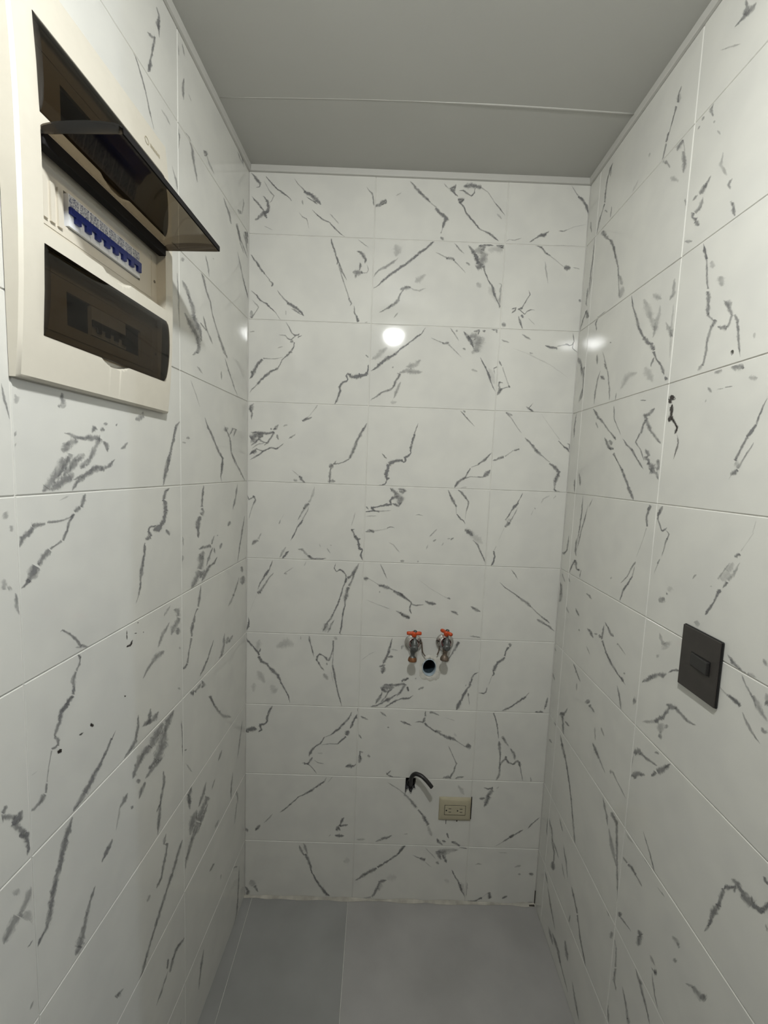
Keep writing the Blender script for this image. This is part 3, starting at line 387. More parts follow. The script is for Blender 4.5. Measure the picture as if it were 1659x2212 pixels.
  '9,1408,184 1441,143,1448,168|35:1619,291,1616,299 1641,300,1640,308 1664,296,1665,305|30:1896,279,1891,295 1942,293,1938,310|40:1922,226,1921,238 1945,227,1944,239|50:1999,228,2000,249 2035,225,2036,246|50:1721,86,1737,8'
  '8 1728,34,1744,36|40:1717,75,1734,82 1731,36,1749,43|65:1829,29,1817,46 1863,57,1851,74|50:1579,6,1578,18 1628,8,1625,20 1683,36,1678,47|40:1660,24,1654,41 1683,34,1677,50|20:1681,40,1679,44 1719,76,1716,80|30:1777,391,1'
  '777,398 1840,389,1840,395|50:2000,9,1999,17 2043,15,2042,23'
 ),
 'l': (
  '50:38,4703,14,4721 -29,4691,-55,4710|50:41,4434,19,4446 31,4407,9,4420 12,4397,-10,4411|50:117,4139,99,4149 71,4096,53,4105 23,4063,5,4072 -6,4042,-25,4051|50:128,4326,111,4336 83,4299,66,4309 27,4275,9,4286|40:102,4376,'
  '85,4387 56,4350,38,4360 18,4305,-1,4315|60:989,4703,975,4719 974,4689,959,4704 975,4651,960,4665 971,4618,956,4632|55:990,4662,965,4689 975,4639,950,4666|50:1051,4560,1039,4576 1015,4574,1006,4589 992,4597,997,4600|65:10'
  '02,4593,988,4604 1019,4533,1005,4544 1040,4462,1026,4473 1041,4440,1027,4452|50:1035,4478,1011,4496 1045,4443,1022,4460|60:1147,4432,1140,4439 1117,4419,1110,4427 1095,4398,1088,4405 1078,4378,1070,4385 1055,4345,1047,43'
  '52 1037,4307,1029,4314 1013,4266,1004,4273|40:797,4754,787,4764 778,4723,768,4733|50:792,4629,770,4646 799,4587,778,4604 793,4543,772,4560|35:747,4604,736,4614 719,4595,709,4605|35:829,4719,819,4728 824,4683,813,4693|30:'
  '963,4373,954,4384 930,4376,920,4387 896,4368,886,4378|50:851,4402,833,4417 833,4374,815,4388 834,4326,816,4339|40:789,4422,779,4434 743,4432,731,4444 723,4415,709,4427|50:746,4430,727,4446 719,4399,699,4414 705,4357,685,'
  '4372 669,4298,648,4313|50:615,4468,590,4494 586,4473,554,4499 600,4459,573,4470|40:577,4481,564,4491 544,4458,531,4469 492,4446,479,4457|50:257,4774,242,4788 191,4782,174,4796 120,4774,102,4788 96,4741,76,4755|40:191,475'
  '8,174,4772 120,4741,102,4755|40:888,4223,876,4232 852,4180,840,4189 828,4146,815,4155|50:26,4699,-10,4725 -15,4680,-51,4706|45:382,4404,363,4417 331,4375,312,4389|60:345,4382,318,4402 304,4359,275,4378 283,4328,253,4346|'
  '55:197,4449,161,4480 138,4457,100,4489|40:97,4485,117,4475 73,4559,93,4548 86,4578,106,4565|40:201,4376,178,4390 165,4337,142,4351 141,4298,117,4312 91,4271,67,4285|40:75,4401,35,4425 49,4345,7,4367|15:755,4138,713,4166 '
  '734,4104,691,4132|60:640,3923,622,3934 601,3895,581,3905 585,3859,564,3868|50:581,3860,568,3867 538,3825,525,3832 512,3775,498,3782 476,3734,461,3740|40:476,3734,461,3740 438,3691,423,3698|55:443,3689,417,3700 404,3652,3'
  '77,3664 363,3623,336,3635 331,3606,304,3618|50:358,3601,342,3607 293,3532,276,3538 225,3468,207,3474 177,3432,158,3438|50:588,4022,575,4030 564,3984,550,3991 550,3939,536,3946|45:201,4366,178,4380 153,4324,130,4338 116,4'
  '308,93,4323|50:186,4232,167,4242 124,4157,105,4167 60,4096,40,4107 6,4036,-15,4046|40:72,4400,38,4421 20,4356,-17,4378|35:824,3897,801,3915 804,3890,781,3908|30:507,4044,501,4052 489,4049,483,4057|45:820,3807,795,3823 77'
  '3,3781,747,3797 738,3755,711,3770|50:776,3766,745,3785 727,3732,693,3749 721,3695,685,3709|55:805,3676,773,3695 750,3641,716,3660 692,3611,655,3630 670,3577,630,3593|55:717,3694,689,3709 657,3645,626,3659 642,3607,610,36'
  '19|55:669,3581,632,3588 685,3541,648,3548|45:714,3520,726,3526 668,3547,680,3552|50:648,3690,635,3699 582,3675,569,3684|50:582,3684,569,3690 512,3630,499,3636|50:617,3731,601,3738 584,3684,567,3691|20:774,3678,690,3720 7'
  '02,3598,612,3639|35:681,3481,669,3489 626,3458,612,3465|40:409,3524,393,3528 403,3477,386,3480|30:741,3406,732,3409 696,3358,688,3361 650,3300,640,3303|60:605,3253,586,3258 571,3211,551,3216 517,3168,497,3174 441,3092,41'
  '9,3097|60:442,3091,419,3098 394,3061,365,3064 414,2987,386,2986|55:369,3240,349,3245 293,3178,272,3182 270,3100,248,3103 199,3020,176,3024|55:368,3230,328,3240 347,3207,306,3216|50:268,3196,297,3199 226,3234,248,3241 206'
  ',3235,173,3240 241,3194,209,3193|45:819,3114,819,3123 784,3117,784,3125|45:784,3137,784,3147 747,3140,747,3150|60:1504,3213,1487,3218 1502,3200,1485,3205 1500,3183,1483,3187|40:1505,3180,1483,3189 1500,3168,1478,3177|35:'
  '1513,3171,1515,3179 1499,3175,1501,3184|55:1151,3171,1162,3185 1117,3184,1129,3198 1096,3192,1109,3206|30:1115,3202,1120,3209 1101,3207,1105,3214|65:844,3211,832,3207 872,3190,857,3189 899,3134,884,3133|65:901,3134,881,3'
  '133 927,3073,908,3072 954,2988,934,2987|60:1495,3094,1490,3108 1471,3092,1466,3105 1427,3086,1424,3100 1386,3088,1385,3103 1344,3091,1343,3106|50:1512,3063,1486,3084 1500,3060,1464,3062 1512,3056,1489,3038|50:1485,3061,1'
  '490,3078 1436,3073,1441,3091|50:1353,3102,1334,3096 1390,3050,1372,3044 1418,3011,1401,3004|55:1371,3109,1386,3113 1359,3127,1368,3136 1365,3119,1349,3126|55:1328,3148,1311,3155 1320,3139,1304,3146|50:1342,3119,1344,3129'
  ' 1319,3124,1321,3134|50:1270,3144,1261,3156 1262,3142,1253,3154|55:1336,3085,1322,3095 1324,3078,1305,3084 1318,3054,1298,3057|50:1239,3065,1248,3073 1212,3078,1223,3085 1197,3094,1211,3098|50:1485,3037,1470,3031 1510,30'
  '01,1495,2994 1528,2979,1514,2972|45:1446,3048,1434,3042 1473,3018,1460,3014 1486,2991,1473,2987|40:1422,3050,1407,3042 1449,3026,1434,3017|65:1280,3036,1267,3030 1307,3013,1297,3005 1327,3008,1323,2999|60:1331,3009,1334,'
  '2997 1363,3011,1360,3000 1400,2998,1393,2988|35:1659,3081,1653,3092 1651,3078,1644,3089|35:1661,3054,1653,3064 1655,3051,1647,3061|50:1687,3203,1680,3205 1679,3163,1672,3166 1668,3119,1662,3122|25:1657,3180,1640,3188 165'
  '0,3158,1632,3166|50:1518,3035,1484,3031 1523,3011,1492,3001 1545,2982,1518,2968 1572,2953,1547,2937|50:1482,3046,1460,3041 1495,3018,1473,3013|55:1437,3042,1419,3029 1475,3013,1458,3000 1511,2986,1496,2973|60:1472,2996,1'
  '451,2980 1496,2979,1477,2961 1524,2961,1508,2943 1552,2945,1536,2927|55:1410,3035,1393,3028 1438,3001,1421,2994|65:1324,3008,1326,2993 1365,3010,1359,2996 1410,2989,1398,2977 1431,2974,1418,2964|60:1429,2974,1420,2964 14'
  '56,2959,1445,2951 1476,2938,1464,2931|55:1566,2952,1554,2943 1579,2938,1568,2930|50:1421,2988,1413,2978 1466,2970,1459,2960|65:936,3063,912,3061 961,3014,938,3011 987,2933,963,2931|60:422,3084,399,3089 392,3053,367,3054 '
  '406,2994,381,2993 418,2960,394,2960 402,2933,378,2935|55:258,3091,237,3095 174,3020,152,3024 110,2972,87,2977 43,2923,18,2927|65:1425,2924,1408,2921 1432,2904,1416,2899 1445,2886,1430,2880|60:1446,2887,1435,2879 1466,287'
  '3,1455,2864|65:1468,2866,1460,2861 1490,2843,1482,2838 1497,2825,1488,2821 1516,2793,1508,2789|50:1469,2864,1465,2859 1499,2854,1496,2848 1527,2850,1526,2845 1565,2853,1564,2847|60:1570,2851,1570,2842 1596,2852,1595,2843'
  ' 1614,2849,1612,2841|65:1617,2846,1604,2835 1627,2837,1615,2826 1647,2823,1634,2813 1660,2799,1646,2792|55:1517,2792,1513,2786 1548,2781,1544,2776 1560,2777,1555,2771|60:1564,2776,1551,2763 1586,2762,1573,2750 1607,2745,'
  '1594,2733|70:1615,2742,1597,2729 1630,2725,1613,2711 1645,2707,1628,2693|65:1631,2707,1623,2698 1650,2695,1643,2686 1657,2693,1651,2683|25:1516,2905,1520,2911 1481,2916,1484,2922|70:931,2923,923,2915 971,2911,956,2906 97'
  '9,2878,962,2876|85:994,2870,970,2879 974,2855,944,2857 975,2825,944,2822|90:974,2826,945,2820 986,2796,959,2788 1003,2779,978,2769|85:1005,2783,975,2765 1031,2769,1007,2749 1061,2764,1045,2743|75:1032,2778,1029,2768 1084'
  ',2778,1074,2768 1093,2759,1076,2758 1077,2733,1062,2735|70:1084,2742,1066,2728 1110,2730,1093,2717|75:1121,2718,1102,2715 1122,2676,1104,2671 1138,2631,1120,2625|70:1136,2630,1122,2626 1148,2572,1134,2567 1161,2524,1147,'
  '2519|40:1157,2523,1151,2520 1175,2495,1170,2492|50:971,2745,952,2750 954,2730,933,2734 942,2715,920,2718|50:1530,2520,1535,2527 1525,2524,1523,2530 1503,2504,1498,2508|55:1504,2505,1497,2508 1475,2471,1467,2474 1457,2446'
  ',1449,2448|55:1455,2446,1450,2453 1425,2425,1421,2433|35:1478,2450,1478,2455 1453,2440,1453,2444|35:1702,2883,1686,2895 1690,2870,1674,2882|35:1685,2855,1673,2857 1679,2838,1667,2840|35:1710,2727,1696,2724 1709,2699,1695'
  ',2696|35:1689,2689,1694,2701 1678,2689,1683,2702|45:1676,2681,1665,2680 1673,2652,1662,2650 1669,2621,1658,2619|65:622,2921,598,2919 636,2855,612,2853 644,2817,621,2814|55:646,2805,619,2812 624,2793,590,2787 653,2784,630'
  ',2771|70:669,2775,631,2766 689,2746,651,2738 694,2715,656,2709|65:682,2713,659,2710 679,2666,656,2663|50:176,2915,147,2913 200,2856,171,2852 247,2766,219,2762|55:302,2709,257,2699 324,2680,280,2670|60:52,2708,30,2705 104'
  ',2596,83,2592 166,2436,146,2430|55:664,2603,672,2617 614,2602,621,2616 525,2594,531,2608|50:688,2587,631,2584 665,2546,604,2535 681,2514,622,2495|50:643,2600,592,2586 660,2556,610,2541|50:503,2653,477,2646 531,2611,506,2'
  '604|50:458,2645,444,2649 448,2640,433,2644|50:523,2594,495,2585 561,2551,533,2541 597,2510,570,2500|55:675,2507,630,2486 723,2472,680,2451 762,2441,721,2419|50:620,2501,582,2484 671,2466,635,2448|60:461,2531,440,2522 499'
  ',2506,481,2496 553,2502,541,2491|60:560,2503,534,2491 596,2478,571,2466 648,2443,624,2431|50:401,2598,377,2590 432,2568,409,2561|50:501,2587,478,2584 492,2552,469,2548|40:830,2697,813,2695 821,2652,804,2650|40:833,2612,8'
  '13,2607 838,2581,818,2576|55:656,2423,633,2415 665,2381,642,2373 682,2323,659,2314|65:688,2318,670,2308 721,2297,703,2288 730,2260,711,2252|65:740,2265,716,2253 757,2231,732,2221 752,2198,728,2189|50:751,2190,739,2184 77'
  '5,2138,763,2132 791,2083,779,2077|65:793,2083,776,2069 815,2078,799,2064 839,2077,825,2063|50:112,2398,69,2390 98,2354,55,2346|50:84,2334,12,2312 110,2280,40,2257|40:142,2338,117,2328 192,2282,168,2272 241,2238,217,2228|'
  '30:240,2238,218,2228 310,2203,289,2192|35:212,2231,246,2255 187,2233,222,2257|55:503,2082,488,2074 547,2039,533,2031 575,2009,561,2000|65:578,2011,558,1998 623,1981,604,1968 667,1957,648,1943|50:371,2065,340,2052 377,200'
  '3,347,1988 403,1949,373,1934|50:317,2026,280,2008 339,1988,304,1970|50:243,2007,212,1989 302,1983,272,1965|55:397,1950,379,1933 439,1950,422,1934|55:1482,2437,1476,2440 1462,2414,1453,2413 1466,2398,1456,2392|50:1467,241'
  '0,1467,2425 1454,2405,1454,2420|55:1465,2398,1458,2392 1479,2379,1472,2373|65:1486,2381,1471,2370 1497,2363,1481,2353 1495,2335,1479,2328|65:1493,2336,1481,2328 1500,2315,1488,2306|65:1499,2311,1489,2295 1519,2308,1507,2'
  '294 1527,2296,1512,2284|70:1522,2300,1511,2286 1540,2291,1529,2277 1549,2287,1538,2273|40:906,2370,906,2391 888,2368,857,2372 880,2341,840,2332|45:881,2342,839,2316 915,2318,874,2292 947,2287,908,2262|45:888,2295,847,228'
  '0 889,2260,848,2243|30:938,2414,925,2406 988,2383,975,2374|35:950,2343,928,2328 1006,2309,985,2295 1042,2269,1021,2255|45:996,2242,974,2216 1044,2241,1020,2216 1080,2230,1054,2206|50:1073,2223,1060,2212 1117,2204,1104,21'
  '94 1143,2185,1131,2175|40:872,2007,846,1988 879,2000,853,1981|35:858,2179,867,2194 844,2177,853,2192|60:656,1925,625,1916 632,1891,596,1872 655,1891,627,1866|70:764,1906,764,1933 725,1885,724,1912|55:707,1889,726,1908 66'
  '4,1891,686,1910 637,1899,661,1918|55:564,1791,537,1782 506,1705,478,1695|65:1494,2308,1488,2299 1514,2308,1506,2300 1518,2289,1509,2283|70:1522,2295,1511,2280 1547,2289,1534,2276 1552,2261,1537,2250|70:1550,2261,1540,225'
  '1 1562,2244,1552,2234 1572,2226,1561,2216|65:1570,2219,1563,2222 1558,2204,1548,2200 1562,2189,1551,2181|50:1561,2191,1558,2183 1581,2195,1577,2187|35:1582,2188,1577,2184 1594,2149,1590,2146 1602,2107,1598,2103|55:1604,2'
  '104,1596,2097 1608,2078,1600,2071|60:1612,2079,1602,2065 1633,2069,1624,2054|55:1631,2066,1626,2057 1657,2066,1652,2056|25:1648,2160,1650,2163 1628,2159,1630,2162|60:1728,2144,1718,2128 1742,2134,1731,2118|60:1738,2106,1'
  '740,2125 1720,2094,1717,2109 1711,2079,1700,2085|70:1690,2099,1674,2078 1699,2086,1685,2063 1716,2084,1705,2061|70:1713,2074,1699,2073 1696,2037,1682,2035 1687,2019,1674,2019|80:1693,2012,1696,2033 1673,1999,1680,2022 16'
  '57,1994,1667,2018|70:1689,2022,1672,2016 1675,1985,1656,1970 1681,1956,1663,1936|60:1306,2074,1301,2070 1327,2053,1323,2048|65:1330,2061,1319,2051 1359,2029,1349,2019 1398,2001,1389,1991|70:1401,2004,1386,1987 1438,1983,'
  '1424,1965 1466,1967,1453,1950|60:1468,1969,1451,1947 1495,1954,1479,1933 1515,1945,1499,1923|65:1524,1933,1503,1909 1544,1902,1524,1878 1564,1858,1544,1835 1578,1820,1558,1797|65:1576,1819,1560,1799 1596,1773,1580,1752 1'
  '609,1736,1593,1716|65:1608,1735,1594,1717 1618,1696,1604,1678 1627,1677,1614,1658|60:1624,1673,1617,1662 1646,1664,1640,1653 1660,1649,1653,1638|50:1670,1688,1666,1680 1687,1685,1684,1678|65:1341,1689,1327,1671 1366,1674'
  ',1352,1655 1398,1655,1385,1637|60:1429,1598,1420,1585 1452,1573,1443,1561 1467,1545,1458,1532|55:1471,1549,1455,1528 1486,1516,1471,1494 1501,1488,1486,1467|55:1507,1498,1480,1457 1521,1481,1494,1441|50:1509,1473,1492,14'
  '44 1530,1465,1513,1436|50:1257,1798,1237,1776 1279,1779,1261,1757 1297,1773,1279,1751|50:1223,1718,1209,1703 1233,1710,1219,1695|30:1292,1781,1283,1773 1320,1702,1312,1693|60:1179,2056,1163,2047 1180,2013,1165,2002 1196,'
  '1966,1181,1954|60:1102,2038,1074,2019 1113,1994,1088,1971 1156,1997,1139,1974|60:1045,1995,1020,1970 1083,1985,1063,1960 1135,1991,1119,1967|60:1199,1971,1179,1950 1237,1953,1218,1932 1269,1944,1252,1924|60:935,1937,895,'
  '1903 981,1913,941,1880 1001,1874,960,1843|55:1027,1937,981,1894 1074,1912,1030,1869 1119,1887,1077,1845|50:1010,1909,950,1865 1035,1842,977,1793 1081,1806,1028,1755|60:1111,1888,1085,1858 1174,1878,1149,1850 1205,1861,11'
  '79,1833|60:1201,1856,1183,1838 1222,1826,1204,1809|55:1020,1776,996,1747 1090,1777,1067,1749 1144,1770,1123,1743|60:1196,1802,1172,1789 1187,1775,1162,1762|60:1143,1754,1125,1733 1170,1740,1151,1721 1186,1713,1167,1694|5'
  '5:1064,1792,1046,1770 1119,1791,1103,1770|60:1015,1702,991,1684 1011,1648,986,1628 1030,1606,1006,1584|60:1027,1604,1008,1587 1040,1572,1022,1553 1069,1558,1053,1539|60:1040,1585,1021,1568 1047,1519,1029,1502 1063,1447,1'
  '045,1428|50:1001,1397,982,1377 1021,1362,1001,1344 986,1324,986,1336|55:990,1341,970,1321 1017,1269,997,1248 1042,1221,1024,1199|55:1041,1220,1026,1200 1077,1213,1062,1193|55:861,1237,839,1213 912,1190,891,1165 954,1153,'
  '934,1128|55:953,1151,935,1130 1006,1114,989,1093 1057,1071,1041,1050|55:1056,1070,1042,1052 1116,1021,1103,1003 1156,983,1144,965|55:1157,985,1143,964 1185,942,1171,921 1206,941,1193,920|30:1125,1237,1105,1210 1148,1226,'
  '1128,1199|50:856,1832,839,1822 843,1723,826,1712 842,1636,824,1623|50:817,1654,825,1667 794,1647,803,1659|60:553,1785,529,1777 504,1704,480,1696 442,1630,419,1624|40:445,1629,416,1625 374,1556,356,1563 250,1475,245,1492|'
  '40:73,1351,51,1336 113,1247,91,1231 153,1144,131,1128|50:398,1374,377,1356 451,1339,431,1322|30:820,1594,808,1590 752,1495,739,1490|60:770,1454,739,1427 794,1406,763,1380 788,1330,756,1304|50:806,1422,766,1393 792,1361,7'
  '51,1331|50:605,1335,576,1309 642,1293,614,1266 694,1266,668,1240|50:620,1254,600,1257 595,1236,550,1196 648,1229,608,1187 702,1195,662,1154|50:733,1286,663,1213 783,1260,714,1189 807,1214,739,1144|50:703,1188,661,1143 77'
  '0,1154,730,1109 833,1105,795,1061|50:585,1192,560,1167 641,1167,617,1142 694,1134,671,1110|40:825,1094,804,1072 833,1052,812,1030|45:491,1264,475,1250 531,1230,516,1216|50:230,1105,210,1089 255,1030,234,1013 259,949,239,'
  '933|45:180,948,153,929 152,872,125,851 152,828,125,805|35:163,849,141,830 201,729,180,709|40:443,975,419,950 495,964,472,939|50:506,761,484,733 566,768,545,742|40:236,448,245,472 129,351,138,376|35:406,587,388,568 417,56'
  '3,400,543|50:117,346,94,323 129,186,106,161 155,42,132,15 221,5,201,-22|60:837,694,820,666 919,726,902,699 955,713,937,686|55:995,770,976,746 1002,724,984,699|50:955,712,937,686 983,683,965,657|45:993,704,981,686 1039,67'
  '8,1027,659 1089,661,1078,643|45:641,378,618,348 665,323,643,293 702,210,681,180|45:1300,1034,1290,1015 1344,1055,1335,1037|25:1325,1055,1301,1003 1342,1066,1319,1015|30:1677,1505,1671,1495 1690,1494,1685,1484|35:1674,185'
  '7,1656,1832 1689,1832,1672,1806 1714,1814,1698,1788|30:1691,1807,1655,1756 1701,1787,1666,1735|45:1718,1819,1703,1793 1741,1809,1726,1784 1760,1787,1745,1762|30:1708,1889,1696,1870 1722,1882,1711,1863'
 ),
 'ls': (
  '140:1230,2343,1236,2353 1205,2343,1215,2352 1190,2359,1202,2367|110:1234,2414,1227,2411 1231,2377,1224,2374|100:1186,2381,1185,2385 1171,2375,1171,2380|90:1168,2417,1162,2419 1163,2413,1158,2414|90:1133,2367,1130,2369 11'
  '28,2363,1125,2365|150:1254,2173,1247,2174 1247,2165,1240,2166|100:1420,2156,1429,2171 1407,2156,1416,2171|80:1472,2161,1476,2168 1453,2158,1457,2166|160:1554,2157,1561,2166 1540,2161,1546,2171'
 ),
 'r': (
  '55:1132,4666,1148,4653 1142,4634,1158,4618 1134,4620,1150,4601|50:1178,4620,1199,4588 1158,4620,1179,4588 1131,4622,1154,4590|50:1139,4612,1146,4600 1111,4618,1119,4606 1094,4620,1102,4608|50:814,4662,824,4652 801,4643,8'
  '12,4633 798,4611,809,4601|30:797,4647,824,4622 789,4618,817,4594|60:793,4600,801,4592 778,4561,786,4553 752,4514,760,4507|60:751,4531,766,4518 738,4498,754,4486|50:743,4489,751,4483 726,4431,734,4425|40:746,4417,762,4411'
  ' 785,4360,800,4355|25:795,4312,812,4318 852,4255,869,4261|30:731,4420,740,4423 762,4389,771,4392|50:852,4431,874,4406 824,4425,849,4401 822,4404,849,4384|50:862,4375,887,4358 875,4318,900,4301 876,4283,901,4266|30:864,44'
  '18,871,4413 880,4363,887,4359|25:619,4539,632,4529 612,4522,625,4512|20:536,4476,552,4463 486,4449,502,4435|45:910,4164,926,4155 919,4130,935,4121|60:256,4739,270,4726 225,4719,240,4708 210,4682,226,4671|60:205,4706,224,'
  '4692 195,4638,214,4625 192,4572,211,4560|60:196,4564,210,4554 154,4513,168,4503 118,4437,134,4428|40:284,4499,296,4491 280,4442,292,4434|50:202,4522,218,4520 235,4489,251,4488|35:238,4724,253,4713 239,4677,254,4667|50:10'
  '18,4437,1038,4415 1003,4421,1025,4404 1023,4381,1042,4372|50:975,4424,987,4412 967,4412,978,4401|35:960,4401,967,4393 947,4397,954,4389|30:1035,4361,1048,4353 1040,4348,1053,4340|30:1057,4307,1066,4307 1079,4278,1088,427'
  '8|25:1097,4210,1116,4194 1091,4169,1110,4158 1131,4106,1146,4103|40:1157,4087,1172,4072 1141,4074,1157,4062 1154,4047,1168,4041|50:1047,4166,1063,4150 1026,4152,1044,4136 1015,4136,1033,4120|50:1022,4157,1048,4132 991,41'
  '34,1019,4109|45:985,4136,995,4125 958,4129,969,4118|50:1012,4110,1031,4096 1004,4079,1022,4063 978,4077,993,4059|55:968,4079,988,4065 964,4059,983,4053 993,4030,1002,4036|55:980,4029,1002,4035 1009,4000,1030,4006|30:1165'
  ',4002,1175,4000 1176,3983,1186,3981|60:1168,3997,1186,3989 1178,3966,1195,3958 1188,3940,1205,3933|35:942,3978,939,3991 989,3957,986,3970|60:1047,3923,1056,3920 1062,3888,1071,3885 1077,3854,1086,3851|65:178,4425,235,440'
  '4 207,4382,263,4362|60:227,4372,244,4373 305,4306,327,4303 338,4258,364,4251|50:340,4259,362,4250 372,4185,393,4177|30:1038,4593,1035,4601 1139,4523,1136,4531|55:339,4262,361,4254 378,4185,399,4178 407,4127,428,4120|50:4'
  '11,4126,424,4121 426,4075,439,4070|40:421,4075,457,4065 462,4013,497,4005|30:468,4010,506,3989 439,3965,477,3944|40:419,4091,427,4088 453,3963,461,3960|55:223,3939,241,3930 204,3912,224,3905 220,3864,239,3859|45:236,3931'
  ',228,3938 322,3935,313,3942|50:250,3728,272,3723 265,3668,287,3663|35:320,3723,334,3721 370,3635,384,3634 399,3588,412,3587|50:344,3654,362,3653 379,3612,397,3612|50:309,3624,324,3619 286,3587,301,3582 268,3519,283,3516 '
  '265,3448,281,3445|60:311,3589,332,3597 366,3556,386,3564|50:399,3589,412,3587 424,3517,438,3515 440,3441,454,3439|40:505,3470,515,3467 500,3425,510,3423|65:569,3924,580,3920 590,3861,601,3859 627,3800,638,3799|70:622,380'
  '2,643,3797 654,3738,673,3735 705,3680,722,3681|70:704,3679,723,3683 753,3637,764,3647 794,3625,792,3640|65:757,3635,781,3637 791,3598,814,3600|75:793,3595,805,3594 822,3554,833,3555 854,3524,864,3526|60:800,3574,815,3567'
  ' 785,3550,800,3543 783,3533,798,3528|80:851,3525,867,3525 885,3474,901,3475|80:896,3453,894,3469 922,3447,919,3463|25:660,3866,708,3858 712,3790,758,3783 776,3685,820,3680|30:744,3851,760,3864 815,3802,831,3815|30:804,37'
  '90,832,3777 789,3715,818,3701 769,3666,798,3653|35:885,3867,911,3855 887,3806,912,3792 866,3791,890,3774|30:857,3699,876,3697 901,3632,918,3632 922,3614,934,3618|30:910,3660,935,3648 898,3627,924,3615|20:573,3470,527,349'
  '0 618,3520,581,3545 696,3518,677,3544|20:719,3539,771,3542 791,3456,840,3461|20:898,3759,915,3752 908,3540,925,3535|65:1050,3910,1064,3905 1072,3854,1085,3850|50:1074,3854,1083,3850 1086,3789,1096,3785 1097,3739,1106,373'
  '6|60:1092,3732,1114,3724 1101,3693,1124,3684 1104,3646,1127,3637|50:1109,3641,1116,3644 1149,3605,1155,3608|60:1149,3615,1167,3603 1136,3597,1154,3585|50:1136,3596,1148,3589 1122,3559,1135,3553 1119,3495,1132,3490|50:112'
  '1,3495,1130,3491 1113,3460,1122,3456|30:1100,3440,1086,3450 1124,3458,1110,3468|30:1093,3839,1119,3830 1104,3807,1130,3798|30:1129,3766,1177,3754 1148,3723,1195,3712|50:1179,3663,1192,3666 1205,3632,1219,3634 1226,3600,1'
  '241,3600|35:1192,3649,1204,3662 1223,3624,1235,3638|55:1227,3604,1241,3596 1219,3582,1233,3573 1210,3568,1224,3559|60:1171,3573,1171,3588 1217,3554,1218,3568|50:1239,3596,1251,3596 1257,3565,1269,3565|55:1255,3568,1266,3'
  '565 1268,3514,1279,3511 1283,3447,1293,3445|60:404,3742,393,3750 416,3745,406,3752|30:1335,3510,1343,3506 1333,3491,1341,3487|40:1187,3407,1173,3426 1221,3412,1208,3431|50:1258,3407,1251,3434 1312,3399,1305,3425|40:1303,'
  '3412,1315,3405 1299,3404,1311,3397|35:1337,3359,1333,3372 1371,3356,1367,3369|40:1148,3369,1158,3375 1173,3347,1183,3352|30:1148,3323,1152,3330 1155,3319,1159,3327|40:1239,3354,1238,3358 1273,3352,1272,3355|30:1202,3354,'
  '1201,3358 1231,3351,1230,3355|65:1413,3293,1418,3290 1400,3272,1406,3269 1389,3238,1394,3235 1383,3215,1388,3213|85:1378,3217,1389,3211 1369,3198,1379,3192 1352,3179,1362,3172|65:1354,3178,1361,3174 1337,3154,1344,3150 1'
  '325,3130,1333,3126 1312,3105,1321,3101|65:1325,3079,1338,3068 1298,3060,1311,3048|45:1334,3076,1327,3079 1360,3113,1352,3116 1387,3156,1380,3160|25:1313,3088,1323,3102 1330,3079,1339,3093|25:1316,3065,1318,3064 1298,3039'
  ',1300,3038|50:730,3391,729,3397 781,3383,780,3389|60:838,3349,858,3336 809,3331,828,3318 774,3319,791,3305|65:758,3325,783,3330 787,3296,811,3301|60:780,3303,799,3296 759,3276,779,3271 755,3241,775,3237|55:749,3242,760,3'
  '238 719,3206,730,3202|55:784,3298,805,3300 821,3248,840,3252 864,3210,881,3216|50:868,3211,878,3216 912,3180,922,3186|50:720,3203,729,3205 774,3156,783,3158 800,3115,809,3116|60:795,3127,808,3138 832,3111,853,3117 824,31'
  '00,848,3095|55:794,3163,818,3171 825,3136,853,3138 811,3133,833,3120|55:823,3095,847,3111 859,3077,893,3084 845,3077,874,3061|50:891,3117,920,3120 904,3092,933,3090 891,3073,919,3065|50:856,3061,863,3077 898,3053,915,306'
  '4 912,3029,936,3034|60:605,3225,616,3229 651,3191,661,3195 700,3164,708,3168|75:689,3167,707,3172 721,3138,738,3144|60:725,3140,734,3142 762,3109,770,3112 807,3073,815,3077|70:259,3421,280,3423 322,3366,341,3370 388,3329'
  ',402,3336|55:388,3331,402,3334 451,3284,464,3287 532,3231,543,3235|65:416,3245,445,3249 457,3202,486,3206 489,3173,516,3179|60:467,3228,494,3233 498,3199,524,3204|70:483,3184,491,3196 530,3172,538,3183|50:531,3160,543,31'
  '62 584,3107,594,3109|40:306,3341,322,3342 342,3302,358,3303|45:529,3246,541,3246 539,3225,551,3226|50:489,3407,502,3405 508,3333,520,3332|50:510,3332,519,3333 555,3282,564,3283 585,3247,594,3248|60:42,3428,61,3424 29,335'
  '0,48,3347 33,3278,52,3276|60:526,3155,537,3158 584,3108,594,3111 626,3070,636,3072|70:621,3076,638,3079 644,3044,661,3048 693,2989,708,2994|75:691,2989,710,2994 730,2948,749,2954 746,2931,764,2936|50:86,3016,115,3017 100'
  ',2937,129,2939|45:147,3056,164,3057 178,2979,195,2980|60:223,2921,240,2921 223,2829,240,2830 213,2744,230,2745 198,2633,216,2634|60:182,2661,203,2664 181,2574,201,2577 194,2552,214,2557|50:298,2874,312,2873 272,2797,286,'
  '2797 231,2700,245,2701 206,2595,222,2596|35:348,2914,357,2913 311,2860,320,2859|65:190,2530,209,2529 152,2490,171,2490 115,2428,136,2430|65:186,2526,213,2534 214,2476,239,2486 256,2474,266,2488|50:254,2475,252,2483 278,2'
